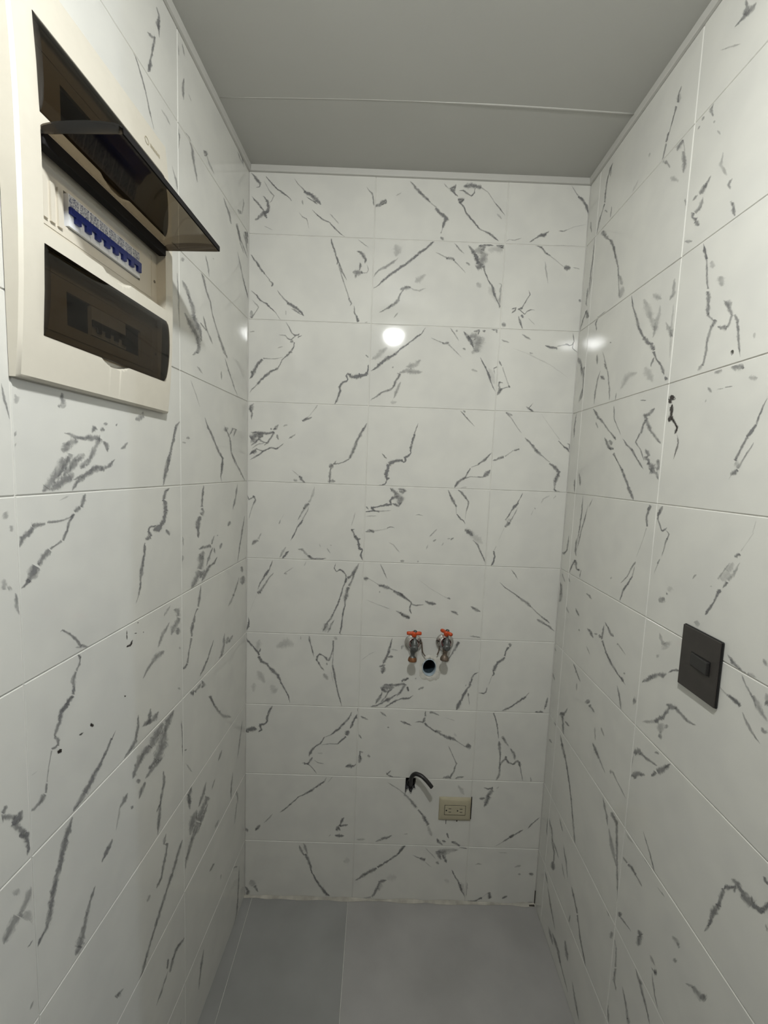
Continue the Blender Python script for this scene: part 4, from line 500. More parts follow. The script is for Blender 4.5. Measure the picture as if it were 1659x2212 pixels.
  '484,293,2489 269,2437,285,2440|55:73,2660,92,2662 66,2593,85,2595 53,2558,72,2560|60:-12,2531,3,2545 32,2530,21,2541 74,2557,51,2562|60:880,2920,896,2915 861,2898,877,2893|75:874,2909,887,2908 859,2867,872,2867 869,2822,'
  '882,2824|30:870,2816,874,2816 851,2756,855,2756 814,2672,819,2672|65:807,2655,822,2653 786,2626,801,2624|50:789,2625,798,2625 755,2569,764,2567 707,2525,715,2523|40:809,2629,817,2630 797,2578,805,2579|80:795,2579,807,257'
  '8 759,2533,772,2532 727,2493,740,2491|70:728,2491,739,2492 709,2436,720,2437|65:962,2924,980,2919 948,2901,967,2897 934,2877,954,2874|60:948,2904,958,2903 941,2864,951,2866 974,2818,983,2821|65:983,2814,975,2821 1007,282'
  '6,998,2831 1015,2836,1003,2839|55:1004,2822,1010,2826 1025,2813,1033,2814 1013,2789,1020,2788|50:1010,2793,1022,2793 1002,2760,1015,2760|40:1005,2760,1013,2760 991,2714,999,2714|50:979,2701,990,2701 970,2678,981,2677|30:'
  '973,2677,978,2677 954,2629,959,2629|50:1021,2518,996,2525 1049,2548,1025,2556|45:1053,2564,1041,2568 1060,2571,1048,2575|15:1071,2579,1041,2589 1091,2601,1062,2611|35:1188,2664,1179,2666 1205,2687,1196,2690|30:625,2519,6'
  '06,2517 629,2534,609,2531|60:1375,2805,1387,2796 1357,2789,1369,2780|25:1348,2769,1372,2764 1331,2735,1356,2730|20:1339,2738,1360,2721 1304,2707,1326,2691|35:1379,2773,1391,2771 1364,2736,1375,2733 1342,2705,1353,2701|30'
  ':1342,2764,1347,2762 1301,2697,1307,2695|70:1339,2698,1347,2696 1326,2672,1334,2671|80:1313,2667,1327,2662 1301,2650,1315,2645|70:1304,2647,1312,2647 1295,2613,1303,2612 1281,2590,1288,2589|70:1279,2590,1290,2589 1260,25'
  '56,1270,2554|20:1386,2809,1383,2810 1425,2874,1423,2875|20:1426,2915,1430,2915 1418,2874,1421,2874|25:1278,2659,1270,2662 1283,2665,1275,2668|30:1213,2498,1215,2518 1245,2505,1247,2525|45:364,2367,379,2380 436,2355,450,2'
  '368|50:86,2212,109,2224 161,2182,182,2195|50:242,2242,262,2253 300,2211,319,2222|40:93,2397,111,2407 145,2374,163,2384|40:11,2404,30,2411 72,2356,89,2363|60:-18,2336,21,2349 11,2293,51,2305 7,2259,47,2269|40:3,2258,51,22'
  '70 3,2206,51,2219|50:305,2133,325,2148 323,2129,343,2143|65:405,2178,422,2192 444,2172,462,2185 485,2152,503,2165|50:497,2180,496,2189 538,2196,536,2205|60:539,2195,562,2209 555,2181,579,2195|60:585,2265,602,2270 579,222'
  '1,597,2226 572,2184,590,2189|60:592,2282,602,2290 641,2263,650,2270|55:618,2267,645,2282 650,2238,673,2255 685,2236,700,2254|55:722,2221,730,2231 734,2220,742,2229|35:735,2222,741,2227 806,2201,812,2207|65:581,2178,595,2'
  '187 637,2126,650,2135 692,2103,703,2113|60:634,2131,651,2143 677,2103,693,2115 711,2091,725,2104|60:713,2093,723,2102 769,2075,779,2084 823,2058,832,2067|55:776,2077,794,2092 801,2064,818,2079|40:798,2105,807,2120 814,21'
  '07,824,2122|30:1049,2351,1083,2384 1075,2340,1108,2374|30:1021,2392,1036,2401 1052,2355,1066,2364|20:1019,2292,1034,2310 1036,2289,1051,2307|60:1175,2311,1176,2301 1132,2290,1136,2282 1103,2265,1111,2259|55:1099,2262,110'
  '2,2240 1042,2234,1052,2215 999,2198,1019,2185|60:1002,2199,1014,2194 962,2162,975,2156 942,2143,954,2137|50:1377,2455,1384,2463 1398,2442,1404,2451 1430,2431,1436,2440|55:1426,2429,1431,2438 1452,2424,1457,2433|40:1386,2'
  '439,1395,2453 1403,2434,1412,2447|40:1462,2427,1465,2439 1494,2431,1497,2442|60:276,1909,297,1922 327,1877,347,1891|60:330,1879,344,1889 386,1852,399,1862|35:418,2082,429,2088 470,2052,480,2059|35:339,1822,355,1830 347,1'
  '779,363,1787|50:752,2021,768,2032 782,1979,798,1990 802,1926,819,1937|50:1393,2323,1400,2335 1426,2319,1432,2331 1447,2318,1452,2329|30:1361,2335,1364,2340 1395,2327,1398,2332|50:1440,2416,1446,2422 1461,2393,1466,2398 1'
  '488,2370,1493,2375|30:1487,2369,1495,2376 1505,2342,1512,2349|40:1505,2500,1512,2508 1525,2485,1531,2493|40:1525,2402,1537,2411 1538,2369,1550,2378|60:458,1778,498,1814 486,1773,525,1808|50:508,1780,523,1794 569,1773,583'
  ',1787|55:892,2007,897,2045 919,2019,925,2057|55:1109,2121,1119,2146 1146,2130,1153,2154 1173,2142,1175,2164|60:1128,2131,1147,2133 1103,2085,1122,2086 1088,2064,1106,2063|65:1088,2068,1105,2059 1050,2028,1068,2020|50:116'
  '1,2141,1171,2156 1195,2137,1206,2152 1231,2129,1238,2143 1278,2142,1281,2155|30:978,1970,977,1983 1064,2021,1063,2033|30:1078,2034,1121,2057 1075,1987,1119,2011|45:1088,1967,1084,1991 1114,1985,1110,2008|30:1114,2047,113'
  '8,2065 1121,2032,1145,2051|50:1401,2321,1407,2335 1436,2321,1444,2335 1448,2314,1458,2326|50:1457,2301,1465,2309 1478,2279,1485,2286 1503,2260,1509,2268 1532,2245,1537,2253|35:1482,2366,1498,2385 1519,2334,1534,2353 1543'
  ',2320,1557,2340|50:1528,2294,1537,2306 1541,2287,1547,2299 1554,2292,1555,2304|50:1530,2371,1537,2391 1539,2371,1546,2392|65:941,1792,933,1814 992,1831,984,1853|50:983,1831,993,1846 1038,1835,1046,1850 1097,1852,1104,186'
  '5|40:933,1720,922,1714 944,1793,934,1787|65:947,1684,929,1693 986,1728,979,1746 1031,1755,1034,1780|50:953,1689,956,1706 974,1702,977,1718|65:1078,1791,1064,1789 1102,1829,1088,1828|65:1113,1830,1094,1840 1176,1903,1159,'
  '1913|60:1148,1883,1140,1885 1178,1921,1170,1924|40:1072,1891,1076,1906 1104,1907,1107,1922|70:143,1517,184,1554 191,1516,230,1552|55:251,1619,272,1626 198,1539,220,1546|65:188,1520,213,1535 221,1411,245,1428|50:69,1426,1'
  '00,1448 99,1403,129,1425|50:228,1511,245,1529 293,1518,309,1536|45:15,1251,39,1276 67,1259,90,1284|60:177,1392,202,1410 224,1334,248,1352 291,1282,313,1301|65:294,1286,310,1298 355,1196,369,1208 401,1119,415,1131 440,102'
  '0,454,1033|40:438,1018,456,1034 488,914,505,930|50:198,1342,223,1368 232,1346,256,1372|65:568,1598,595,1622 613,1582,638,1606|65:618,1587,634,1601 653,1570,668,1584|35:656,1572,666,1582 723,1540,733,1550|40:768,1571,764,'
  '1592 793,1590,789,1610|40:787,1596,795,1605 845,1578,853,1587 913,1557,920,1566|40:582,1699,597,1709 602,1636,616,1646|35:642,1736,654,1747 684,1714,696,1725|50:86,770,108,791 161,729,182,750 198,669,219,690|50:165,680,1'
  '95,710 227,623,256,652 229,553,258,581|45:93,745,112,761 99,652,117,669 180,578,197,595|65:185,516,255,592 217,485,286,560|45:211,681,227,698 302,654,316,671|50:266,896,282,911 321,854,336,869|40:345,787,360,803 401,724,'
  '415,739 435,661,449,676|35:345,668,360,684 400,615,414,631|55:112,380,130,400 174,346,191,365|50:177,328,194,347 259,246,275,266 332,194,347,213|60:484,654,504,678 531,620,550,643 576,587,594,610|60:581,583,593,598 635,4'
  '91,647,506 731,405,742,420|50:497,488,514,506 496,438,513,457|50:232,96,256,128 315,68,337,99|55:290,121,316,157 388,116,412,151 428,86,453,120|55:457,273,484,309 513,205,539,241|45:433,93,447,113 551,50,563,69|50:587,16'
  '8,603,190 637,112,652,135 692,70,706,92|50:719,1407,737,1424 758,1358,775,1375 788,1312,805,1329|60:792,1383,828,1425 822,1377,856,1419|55:832,1388,847,1408 857,1390,875,1407 873,1297,891,1314|40:793,1300,817,1324 848,12'
  '25,871,1250 882,1188,904,1213|50:875,1299,889,1312 895,1179,909,1193 916,1100,929,1114|35:918,1102,927,1112 928,1043,937,1053|45:932,1282,941,1297 968,1288,978,1303|60:975,1285,984,1303 1001,1298,1013,1317 1030,1292,1043'
  ',1311|40:1033,1296,1041,1308 1083,1292,1091,1304|50:1052,1521,1059,1529 1083,1495,1090,1503 1114,1463,1121,1471|50:1114,1463,1121,1471 1145,1427,1151,1435 1204,1421,1209,1430|35:1063,1419,1070,1429 1145,1425,1152,1436|40'
  ':1172,1387,1177,1395 1218,1391,1223,1399|25:935,1404,948,1422 994,1408,1006,1426|55:931,995,957,1036 956,1000,981,1042|50:942,996,950,1010 1002,1019,1009,1032 1042,1030,1049,1043|55:1077,1077,1098,1110 1100,1075,1120,110'
  '8|50:1090,1069,1121,1103 1087,1015,1118,1051|40:889,848,916,883 900,822,927,857|40:846,910,856,926 875,911,885,926|30:1275,1287,1285,1307 1316,1299,1325,1319|30:1300,1294,1310,1310 1318,1290,1327,1306|40:1292,1211,1308,1'
  '242 1308,1213,1324,1244|35:1169,1072,1179,1089 1205,1070,1214,1086|55:1211,1038,1207,1062 1227,1059,1223,1083|45:1187,1040,1193,1052 1215,1049,1221,1061|50:955,734,972,755 953,668,970,690|45:956,671,967,686 980,648,990,6'
  '64|40:948,835,959,848 957,744,968,758|35:927,854,935,866 950,835,958,847|50:1094,913,1104,928 1137,884,1147,900 1175,850,1184,866|50:1175,852,1183,865 1212,813,1220,826|40:1122,898,1135,920 1144,899,1156,920|45:1194,1023'
  ',1202,1034 1223,960,1231,972 1247,933,1254,945|45:1017,721,1031,742 1054,682,1068,702 1074,635,1087,655|50:927,504,943,524 925,475,941,498 946,432,962,456|35:1071,636,1089,666 1085,624,1103,654|40:1393,1226,1409,1259 141'
  '7,1227,1429,1259 1457,1258,1465,1287|30:1367,1204,1369,1215 1400,1237,1402,1248|35:1430,1237,1441,1272 1449,1252,1460,1286|65:1441,1526,1428,1514 1450,1578,1437,1567|65:1454,1579,1433,1566 1472,1638,1451,1625|65:1469,163'
  '2,1455,1621 1479,1693,1465,1681 1477,1709,1463,1693|70:1474,1703,1476,1720 1493,1718,1491,1730 1508,1742,1515,1760 1508,1725,1521,1740|65:1493,1752,1498,1768 1511,1761,1519,1778 1522,1754,1532,1770|65:1519,1747,1536,1777'
  ' 1543,1742,1558,1772 1571,1746,1584,1776|70:1573,1748,1582,1774 1598,1757,1607,1782 1608,1760,1616,1786|85:1613,1774,1600,1775 1624,1797,1609,1793 1636,1835,1621,1829|70:1594,1870,1601,1882 1615,1863,1621,1875|40:1423,14'
  '84,1416,1481 1438,1522,1431,1519|40:1566,1778,1572,1786 1574,1761,1580,1769|40:1620,1744,1626,1754 1629,1731,1635,1741'
 ),
 'rs': (
  '160:938,3382,968,3377 941,3360,971,3356|140:935,3363,960,3356 933,3350,958,3343|110:954,3343,971,3340 957,3301,973,3298|100:958,3302,972,3298 950,3271,965,3267|100:961,3287,973,3291 984,3264,996,3267 1003,3242,1015,3245|'
  '90:1006,3246,1020,3240 991,3219,1004,3214|45:1009,3212,1018,3213 1022,3182,1031,3180 1001,3117,1010,3115'
 ),
}

def parse():
    out = {}
    for k, t in VEINS.items():
        L = []; hw = lambda p: math.hypot(p[0]-p[2], p[1]-p[3])/2; cen = lambda p: ((p[0]+p[2])/2, (p[1]+p[3])/2)
        for s in t.split('|'):
            a, p = s.split(':'); pts = [tuple(int(q)/2000 for q in c.split(',')) for c in p.split()]
            L.append((int(a)/100, pts))
        ends = [(cen(p), hw(p), i, a) for i, (a, ps) in enumerate(L) for p in (ps[0], ps[-1])]
        full = []
        for i, (a, ps) in enumerate(L):              # where one stroke continues another, blend widths instead of tapering
            e = []
            for p in (ps[0], ps[-1]):
                c, h = cen(p), hw(p); f = None; best = .006
                for (c2, h2, j, a2) in ends:
                    d = math.hypot(c[0]-c2[0], c[1]-c2[1])
                    if j != i and d < best: best = d; f = min(1.5, (h+h2)/2/max(h, 1e-6))
                e.append(f)
            full.append((a, ps, e[0], e[1]))
        out[k] = full
    return out
STROKES = parse()
def ribbon(a, pts, f0=None, f1=None):
    """resample a stroke (pairs of edge points on the wall) with slight jitter; returns list of (e1, e2, a)"""
    P = [((p[0]+p[2])/2, (p[1]+p[3])/2, (p[0]-p[2])/2, (p[1]-p[3])/2) for p in pts]
    cum = [0]
    for i in range(1, len(P)): cum.append(cum[-1]+math.hypot(P[i][0]-P[i-1][0], P[i][1]-P[i-1][1]))
    L = max(cum[-1], 1e-5); n = max(4, min(40, int(L/.0045)+1)); res = []
    hw = max(math.hypot(q[2], q[3]) for q in P)
    rnd = random.Random(int((P[0][0]*7919+P[0][1]*104729)*1000))
    j1 = j2 = 0
    for k in range(n+1):
        s = L*k/n; i = 0
        while i < len(cum)-2 and cum[i+1] < s: i += 1
        f = 0 if cum[i+1] == cum[i] else (s-cum[i])/(cum[i+1]-cum[i])
        q = [P[i][c]*(1-f)+P[i+1][c]*f for c in range(4)]
        x = k/n; s0 = .3 if f0 is None else f0; s1 = .3 if f1 is None else f1; ea = min(1, x/.3); eb = min(1, (1-x)/.3); tp = (s0+(1-s0)*ea)*(s1+(1-s1)*eb)
        j1 = .6*j1+rnd.uniform(-.5, .5); j2 = .5*j2+rnd.uniform(-.28, .28)
        amp = min(hw*.55, .0022)
        nx, nz = (q[2]/max(hw, 1e-6), q[3]/max(hw, 1e-6))
        cx = q[0]+nx*j1*amp; cz = q[1]+nz*j1*amp
        g = 1.62*tp*(1+j2)
        res.append((cx+q[2]*g, cz+q[3]*g, cx-q[2]*g, cz-q[3]*g))
    return res
def tile_mesh(fr, u0, u1, z0, z1, strokes, stains, lip, cutters=None):
    g = .0008; u0 += g; u1 -= g; z0 += g; z1 -= g; c = .0011; uc, zc = (u0+u1)/2, (z0+z1)/2
    org = fr(uc, zc, 0)
    mb = MB(); vs = []
    for (i, t) in ((c, lip), (0, lip-c), (0, -.004)):
        vs += [fr(u0+i, z0+i, t), fr(u1-i, z0+i, t), fr(u1-i, z1-i, t), fr(u0+i, z1-i, t)]
    fs = [(0,1,2,3)]+[(a, (a+1) % 4, 4+(a+1) % 4, 4+a) for a in range(4)]+[(4+a, 4+(a+1) % 4, 8+(a+1) % 4, 8+a) for a in range(4)]+[(8,9,10,11)]
    mb.add(vs, fs)
    me = mb.mesh('tile', [TILE, VEIN, STAIN], org)
    if cutters:
        me = cut(me, org, cutters)
    if strokes or stains:
        bm = bmesh.new(); bm.from_mesh(me); uvl = bm.loops.layers.uv.new('UVMap')
        lay = 0
        for mi, S in ((1, strokes), (2, stains)):
            for a, pts, f0, f1 in S:
                lay += 1; t = lip+.00022+.00005*(lay % 5); R = ribbon(a, pts, f0, f1); row = []
                inside = [sum(1 for p in R if u0 <= (p[0]+p[2])/2 <= u1 and z0 <= (p[1]+p[3])/2 <= z1)]
                if inside[0] < 2: continue
                for p in R:
                    e = []
                    for (uu, zz) in ((p[0], p[1]), ((p[0]+p[2])/2, (p[1]+p[3])/2), (p[2], p[3])):
                        uu = min(max(uu, u0+c), u1-c); zz = min(max(zz, z0+c), z1-c)
                        e.append(bm.verts.new(fr(uu, zz, t)-org))
                    row.append(e)
                for k in range(len(row)-1):
                    for q in range(2):
                        f = bm.faces.new((row[k][q], row[k][q+1], row[k+1][q+1], row[k+1][q])); f.material_index = mi
                        vv = (q*.5, (q+1)*.5, (q+1)*.5, q*.5); x = (k/(len(row)-1), (k+1)/(len(row)-1))
                        for l, v_, xx in zip(f.loops, vv, (x[0], x[0], x[1], x[1])):
                            fade = (1 if f0 else min(1, .5+4*xx))*(1 if f1 else min(1, .5+4*(1-xx))); l[uvl].uv = ((a*1.06 if mi == 1 else a*1.1)*fade, v_)
        bm.to_mesh(me); bm.free()
    return me, org
def cut(me, org, cutters):
    o = bpy.data.objects.new('cut_tmp', me); COL.objects.link(o); o.location = org
    tmp = []
    for cm in cutters:
        c = bpy.data.objects.new('cutter_tmp', cm); COL.objects.link(c); tmp.append(c)
        md = o.modifiers.new('b', 'BOOLEAN'); md.operation = 'DIFFERENCE'; md.object = c; md.solver = 'EXACT'
    bpy.context.view_layer.update()
    dg = bpy.context.evaluated_depsgraph_get(); res = bpy.data.meshes.new_from_object(o.evaluated_get(dg))
    for x in tmp+[o]: bpy.data.objects.remove(x)
    return res
def ell_cutter(fr, u, z, ru, rz, t0, t1, n=28):
    mb = MB(); vs = [fr(u+ru*math.cos(2*math.pi*k/n), z+rz*math.sin(2*math.pi*k/n), t) for t in (t0, t1) for k in range(n)]
    mb.add(vs, [tuple(range(n))[::-1], tuple(range(n, 2*n))]+[(k, (k+1) % n, n+(k+1) % n, n+k) for k in range(n)])
    return mb.mesh('cutter', [TILE])
def poly_cutter(fr, pts, t0, t1):
    n = len(pts); mb = MB(); mb.add([fr(u, z, t) for t in (t0, t1) for u, z in pts], [tuple(range(n))[::-1], tuple(range(n, 2*n))]+[(k, (k+1) % n, n+(k+1) % n, n+k) for k in range(n)])
    return mb.mesh('cutter', [TILE])
DR = (0.613, 0.8645, .0245, .031)                         # drain opening on the back wall: u, z, radii
HOLE = [(.5515,.4645),(.586,.4655),(.587,.452),(.583,.4395),(.587,.424),(.5765,.421),(.572,.405),(.566,.412),(.562,.425),(.5555,.414),(.551,.405),(.5505,.43)]
CUT_B = [ell_cutter(PB, DR[0], DR[1], DR[2], DR[3], -.09, .02), poly_cutter(PB, HOLE, -.035, .02)]
CUT_R = [ell_cutter(PR, .6256, 1.7343, .0042, .0048, -.03, .02, 14)]
Z = [0.0]+[1.46432-.25*k for k in range(5, -4, -1)]+[2.398]
UB = [0.0, .3807, .7812, W]
UL = [0.0, .416, .829, 1.242, 1.655, 2.068, 2.48]
UR = [0.0, .062, .465, .868, .985]
def wall_tiles(wall, key, U, cutinfo=()):
    fr = FRAME[key]; S = STROKES.get(key, []); T = STROKES.get(key+'s', [])
    def mid(s): p = s[1][len(s[1])//2]; q = s[1][(len(s[1])-1)//2]; return ((p[0]+p[2]+q[0]+q[2])/4, (p[1]+p[3]+q[1]+q[3])/4)
    def inside(s, u0, u1, z0, z1): m = mid(s); return u0 <= m[0] < u1 and z0 <= m[1] < z1
    filled = []
    cells = [(U[i], U[i+1], Z[j], Z[j+1]) for j in range(len(Z)-1) for i in range(len(U)-1)]
    per = {c: ([s for s in S if inside(s, *c)], [s for s in T if inside(s, *c)]) for c in cells}
    full = [c for c in cells if len(per[c][0]) > 8 and c[1]-c[0] > .3 and c[3]-c[2] > .24]
    for c in cells:
        st, sn = per[c]
        if len(st) < 1 and full:                          # outside the photo: the print of another tile
            src = random.choice(full); du, dz = c[0]-src[0], c[2]-src[2]
            st = [(a, [(p[0]+du, p[1]+dz, p[2]+du, p[3]+dz) for p in pts], f0, f1) for a, pts, f0, f1 in per[src][0]]
        cs = [m for (cc, m) in cutinfo if not (cc[1] < c[0] or cc[0] > c[1] or cc[3] < c[2] or cc[2] > c[3])]
        me, org = tile_mesh(fr, *c, st, sn, random.uniform(-.00022, .00022), cs)
        o = bpy.data.objects.new('tile', me); COL.objects.link(o); o.parent = wall; o.location = org-Vector(wall.location)

# ------------------------------------------------------------------ structure
TW = -.0016                                              # grout level, a little behind the tile faces
mb = MB(); mb.box(PB, -.2, W+.2, -.1, 2.5, TW-.12, TW)
me = mb.mesh('wall_back', [GROUT]); me = cut(me, Vector((0,0,0)), CUT_B)
wall_back = bpy.data.objects.new('wall_back', me); COL.objects.link(wall_back); tag(wall_back, 'back wall of white marble-print tiles in ten rows', kind='structure')
mb = MB(); mb.box(PL, -.0, 3.3, -.1, 2.5, TW-.12, TW); wall_left = mb.obj('wall_left', [GROUT]); tag(wall_left, 'left wall of white marble-print tiles behind the electrical panel', kind='structure')
mb = MB(); mb.box(PR, -.0, .985, -.1, 2.5, TW-.12, TW)
me = cut(mb.mesh('wall_right', [GROUT]), Vector((0,0,0)), CUT_R)
wall_right = bpy.data.objects.new('wall_right', me); COL.objects.link(wall_right); tag(wall_right, 'right wall of white marble-print tiles with the dark switch', kind='structure')
wall_tiles(wall_back, 'b', UB, [((DR[0]-DR[2], DR[0]+DR[2], DR[1]-DR[3], DR[1]+DR[3]), CUT_B[0]), ((.5505, .587, .405, .4655), CUT_B[1])])
wall_tiles(wall_left, 'l', UL)
wall_tiles(wall_right, 'r', UR, [((.6214, .63, 1.729, 1.739), CUT_R[0])])
for m in CUT_B+CUT_R: bpy.data.meshes.remove(m)
# adjoining room behind the viewer
def box3(mb, x0, x1, y0, y1, z0, z1, mi=0): mb.box(lambda u, z, t: Vector((u, t, z)), x0, x1, z0, z1, y0, y1, mi)
mb = MB(); box3(mb, W+.13, 3.5, -.985, -.86, 0, CEIL); tag(mb.obj('wall_side', [WALLP]), 'painted wall of the next room beside the alcove', kind='structure')
mb = MB(); box3(mb, -.4, 3.5, -3.4, -3.28, 0, CEIL); tag(mb.obj('wall_front', [WALLP]), 'painted wall behind the viewer', kind='structure')
mb = MB(); box3(mb, 3.5, 3.62, -3.4, -.86, 0, CEIL); tag(mb.obj('wall_far', [WALLP]), 'painted far wall of the next room', kind='structure')
# floor
mb = MB(); box3(mb, -.3, 3.5, -3.4, .1, -.1, -.0018); floor = mb.obj('floor', [GROUT]); tag(floor, 'floor of large plain grey tiles', kind='structure')
def floor_tile(x0, x1, y0, y1, fm):
    def fr(u, z, t): return Vector((u, z, t))
    g = .0007; c = .0008; b = MB(); vs = []
    x0 += g; x1 -= g; y0 += g; y1 -= g; lip = random.uniform(-.0002, .0002)
    for (i, t) in ((c, lip), (0, lip-c), (0, -.004)): vs += [fr(x0+i, y0+i, t), fr(x1-i, y0+i, t), fr(x1-i, y1-i, t), fr(x0+i, y1-i, t)]
    b.add(vs, [(0,1,2,3)]+[(a, (a+1) % 4, 4+(a+1) % 4, 4+a) for a in range(4)]+[(4+a, 4+(a+1) % 4, 8+(a+1) % 4, 8+a) for a in range(4)]+[(8,9,10,11)])
    b.obj('floor_tile', [fm], floor, org=((x0+x1)/2, (y0+y1)/2, 0))
FX = [-.2, .028, .366, 1.0+.0, 1.6, 2.2, 2.8, 3.4]; FY = [0, -.6, -1.2, -1.8, -2.4, -3.0]
for j in range(len(FY)-1):
    for i in range(len(FX)-1):
        if i > 2 and j < 1: continue
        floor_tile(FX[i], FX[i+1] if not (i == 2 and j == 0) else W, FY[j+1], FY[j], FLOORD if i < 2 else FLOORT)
# grout fillets where floor meets the walls
mb = MB(); n = 24; vs = []; fs = []
for k in range(n+1):
    u = W*k/n; j = random.uniform(-.003, .003); vs += [PB(u, .0005, 0.0005), PB(u, .006+j, .0006), PB(u, .0006, .008+j)]
for k in range(n):
    a = 3*k; fs += [(a+1, a+4, a+5, a+2), (a, a+3, a+4, a+1)]
mb.add(vs, fs); mb.obj('grout_fillet', [FILLET], floor, org=(W/2, 0, 0))
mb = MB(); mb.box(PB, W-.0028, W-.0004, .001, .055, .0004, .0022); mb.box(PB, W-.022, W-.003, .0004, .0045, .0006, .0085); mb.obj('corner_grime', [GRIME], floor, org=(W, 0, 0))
# ceiling with a seam, and the perimeter trim
mb = MB(); box3(mb, -.3, 3.5, -3.4, .1, CEIL, CEIL+.1); ceiling = mb.obj('ceiling', [PAINT]); tag(ceiling, 'flat grey painted ceiling with one seam', kind='structure')
mb = MB(); mb.tube([(x, -.236-.012*math.sin(x*3), CEIL-.0002) for x in [W*k/20 for k in range(21)]], [.0004+.0010*min(1, max(0, (k-9)/4)) for k in range(21)], 8, sy=2.2)
mb.obj('ceiling_seam', [TRIMM], ceiling, org=(W/2, -.236, CEIL))
def trim(name, fr, u0, u1, m0, m1):
    b = MB(); prof = [(CEIL, -.001), (CEIL-.0165, -.001), (CEIL-.0168, .002), (CEIL-.0155, .0062), (CEIL-.0135, .0072), (CEIL-.0025, .0085), (CEIL, .0088)]
    n = len(prof); vs = [fr(u0+m0*t, z, t) for z, t in prof]+[fr(u1+m1*t, z, t) for z, t in prof]
    b.add(vs, [(k, (k+1) % n, n+(k+1) % n, n+k) for k in range(n)]+[tuple(range(n)), tuple(range(2*n-1, n-1, -1))])
    tag(b.obj(name, [TRIMM]), {'trim_1': 'ceiling trim along the back wall', 'trim_2': 'ceiling trim along the left wall', 'trim_3': 'ceiling trim along the right wall'}[name], kind='structure')
trim('trim_1', PB, 0, W, 1, -1); trim('trim_2', PL, 0, 3.2, 1, 0); trim('trim_3', PR, 0, .985, 1, 0)

# ------------------------------------------------------------------ electrical panel on the left wall
panel = empty('electrical_panel', PL(.658, 1.613, 0)); tag(panel, 'cream electrical breaker panel on the left wall with one smoked door raised', 'breaker panel')
D0, D1, P0, P1 = .485, .831, 1.613, 2.118
WD0, WD1, WH = .513, .797, .114
ROW = [1.729, 1.863, 1.997]                              # centre heights of the three windows
def tp(z): return .0245-.012*abs((z-(P0+P1)/2)/((P1-P0)/2))**2.5
DC = (WD0+WD1)/2
def cover():
    nd = [DC-.034+.068*k/28 for k in range(29)]
    dl = sorted(set([D0, D0+.0035, WD0, WD1, D1-.0035, D1]+nd)); zl = {P0, P0+.0035, P1, P1-.0035}
    for zc in ROW:
        b = zc-WH/2
        zl |= {b-.010, b-.0078, b-.0055, b-.003, b-.0012, b, zc, b+WH, b+WH+.004}
    zl = sorted(zl); vid = {}; mb = MB(); vs = []; fs = []
    def tt(i, j):
        d, z = dl[i], zl[j]; t = tp(z)
        if i in (0, len(dl)-1) or j in (0, len(zl)-1): t -= .0035
        for zc in ROW:
            b = zc-WH/2; h = .0098*(1-((d-DC)/.033)**2)
            if h > 0 and b-h <= z <= b+1e-6: t -= .0075*min(1, (z-(b-h))/.003)
        return t
    def V(i, j):
        if (i, j) not in vid: vid[i, j] = len(vs); vs.append(PL(dl[i], zl[j], tt(i, j)))
        return vid[i, j]
    def hole(i, j):
        dm, zm = (dl[i]+dl[i+1])/2, (zl[j]+zl[j+1])/2
        return WD0 < dm < WD1 and any(abs(zm-zc) < WH/2 for zc in ROW)
    cells = {(i, j) for i in range(len(dl)-1) for j in range(len(zl)-1) if not hole(i, j)}
    for i, j in cells: fs.append((V(i, j), V(i+1, j), V(i+1, j+1), V(i, j+1)))
    low = {}
    def Lw(i, j, t):
        if (i, j) not in low: low[i, j] = len(vs); vs.append(PL(dl[i], zl[j], t))
        return low[i, j]
    for i, j in cells:
        for (di, dj, a, b) in ((-1,0,(i,j),(i,j+1)), (1,0,(i+1,j),(i+1,j+1)), (0,-1,(i,j),(i+1,j)), (0,1,(i,j+1),(i+1,j+1))):
            q = (i+di, j+dj)
            if q in cells: continue
            outer = not (0 <= q[0] < len(dl)-1 and 0 <= q[1] < len(zl)-1); t = .0006 if outer else .006
            fs.append((V(*a), V(*b), Lw(*b, t), Lw(*a, t)))
    mb.add(vs, fs); return mb.obj('cover', [CREAM], panel, angle=math.radians(40))
cov = cover()
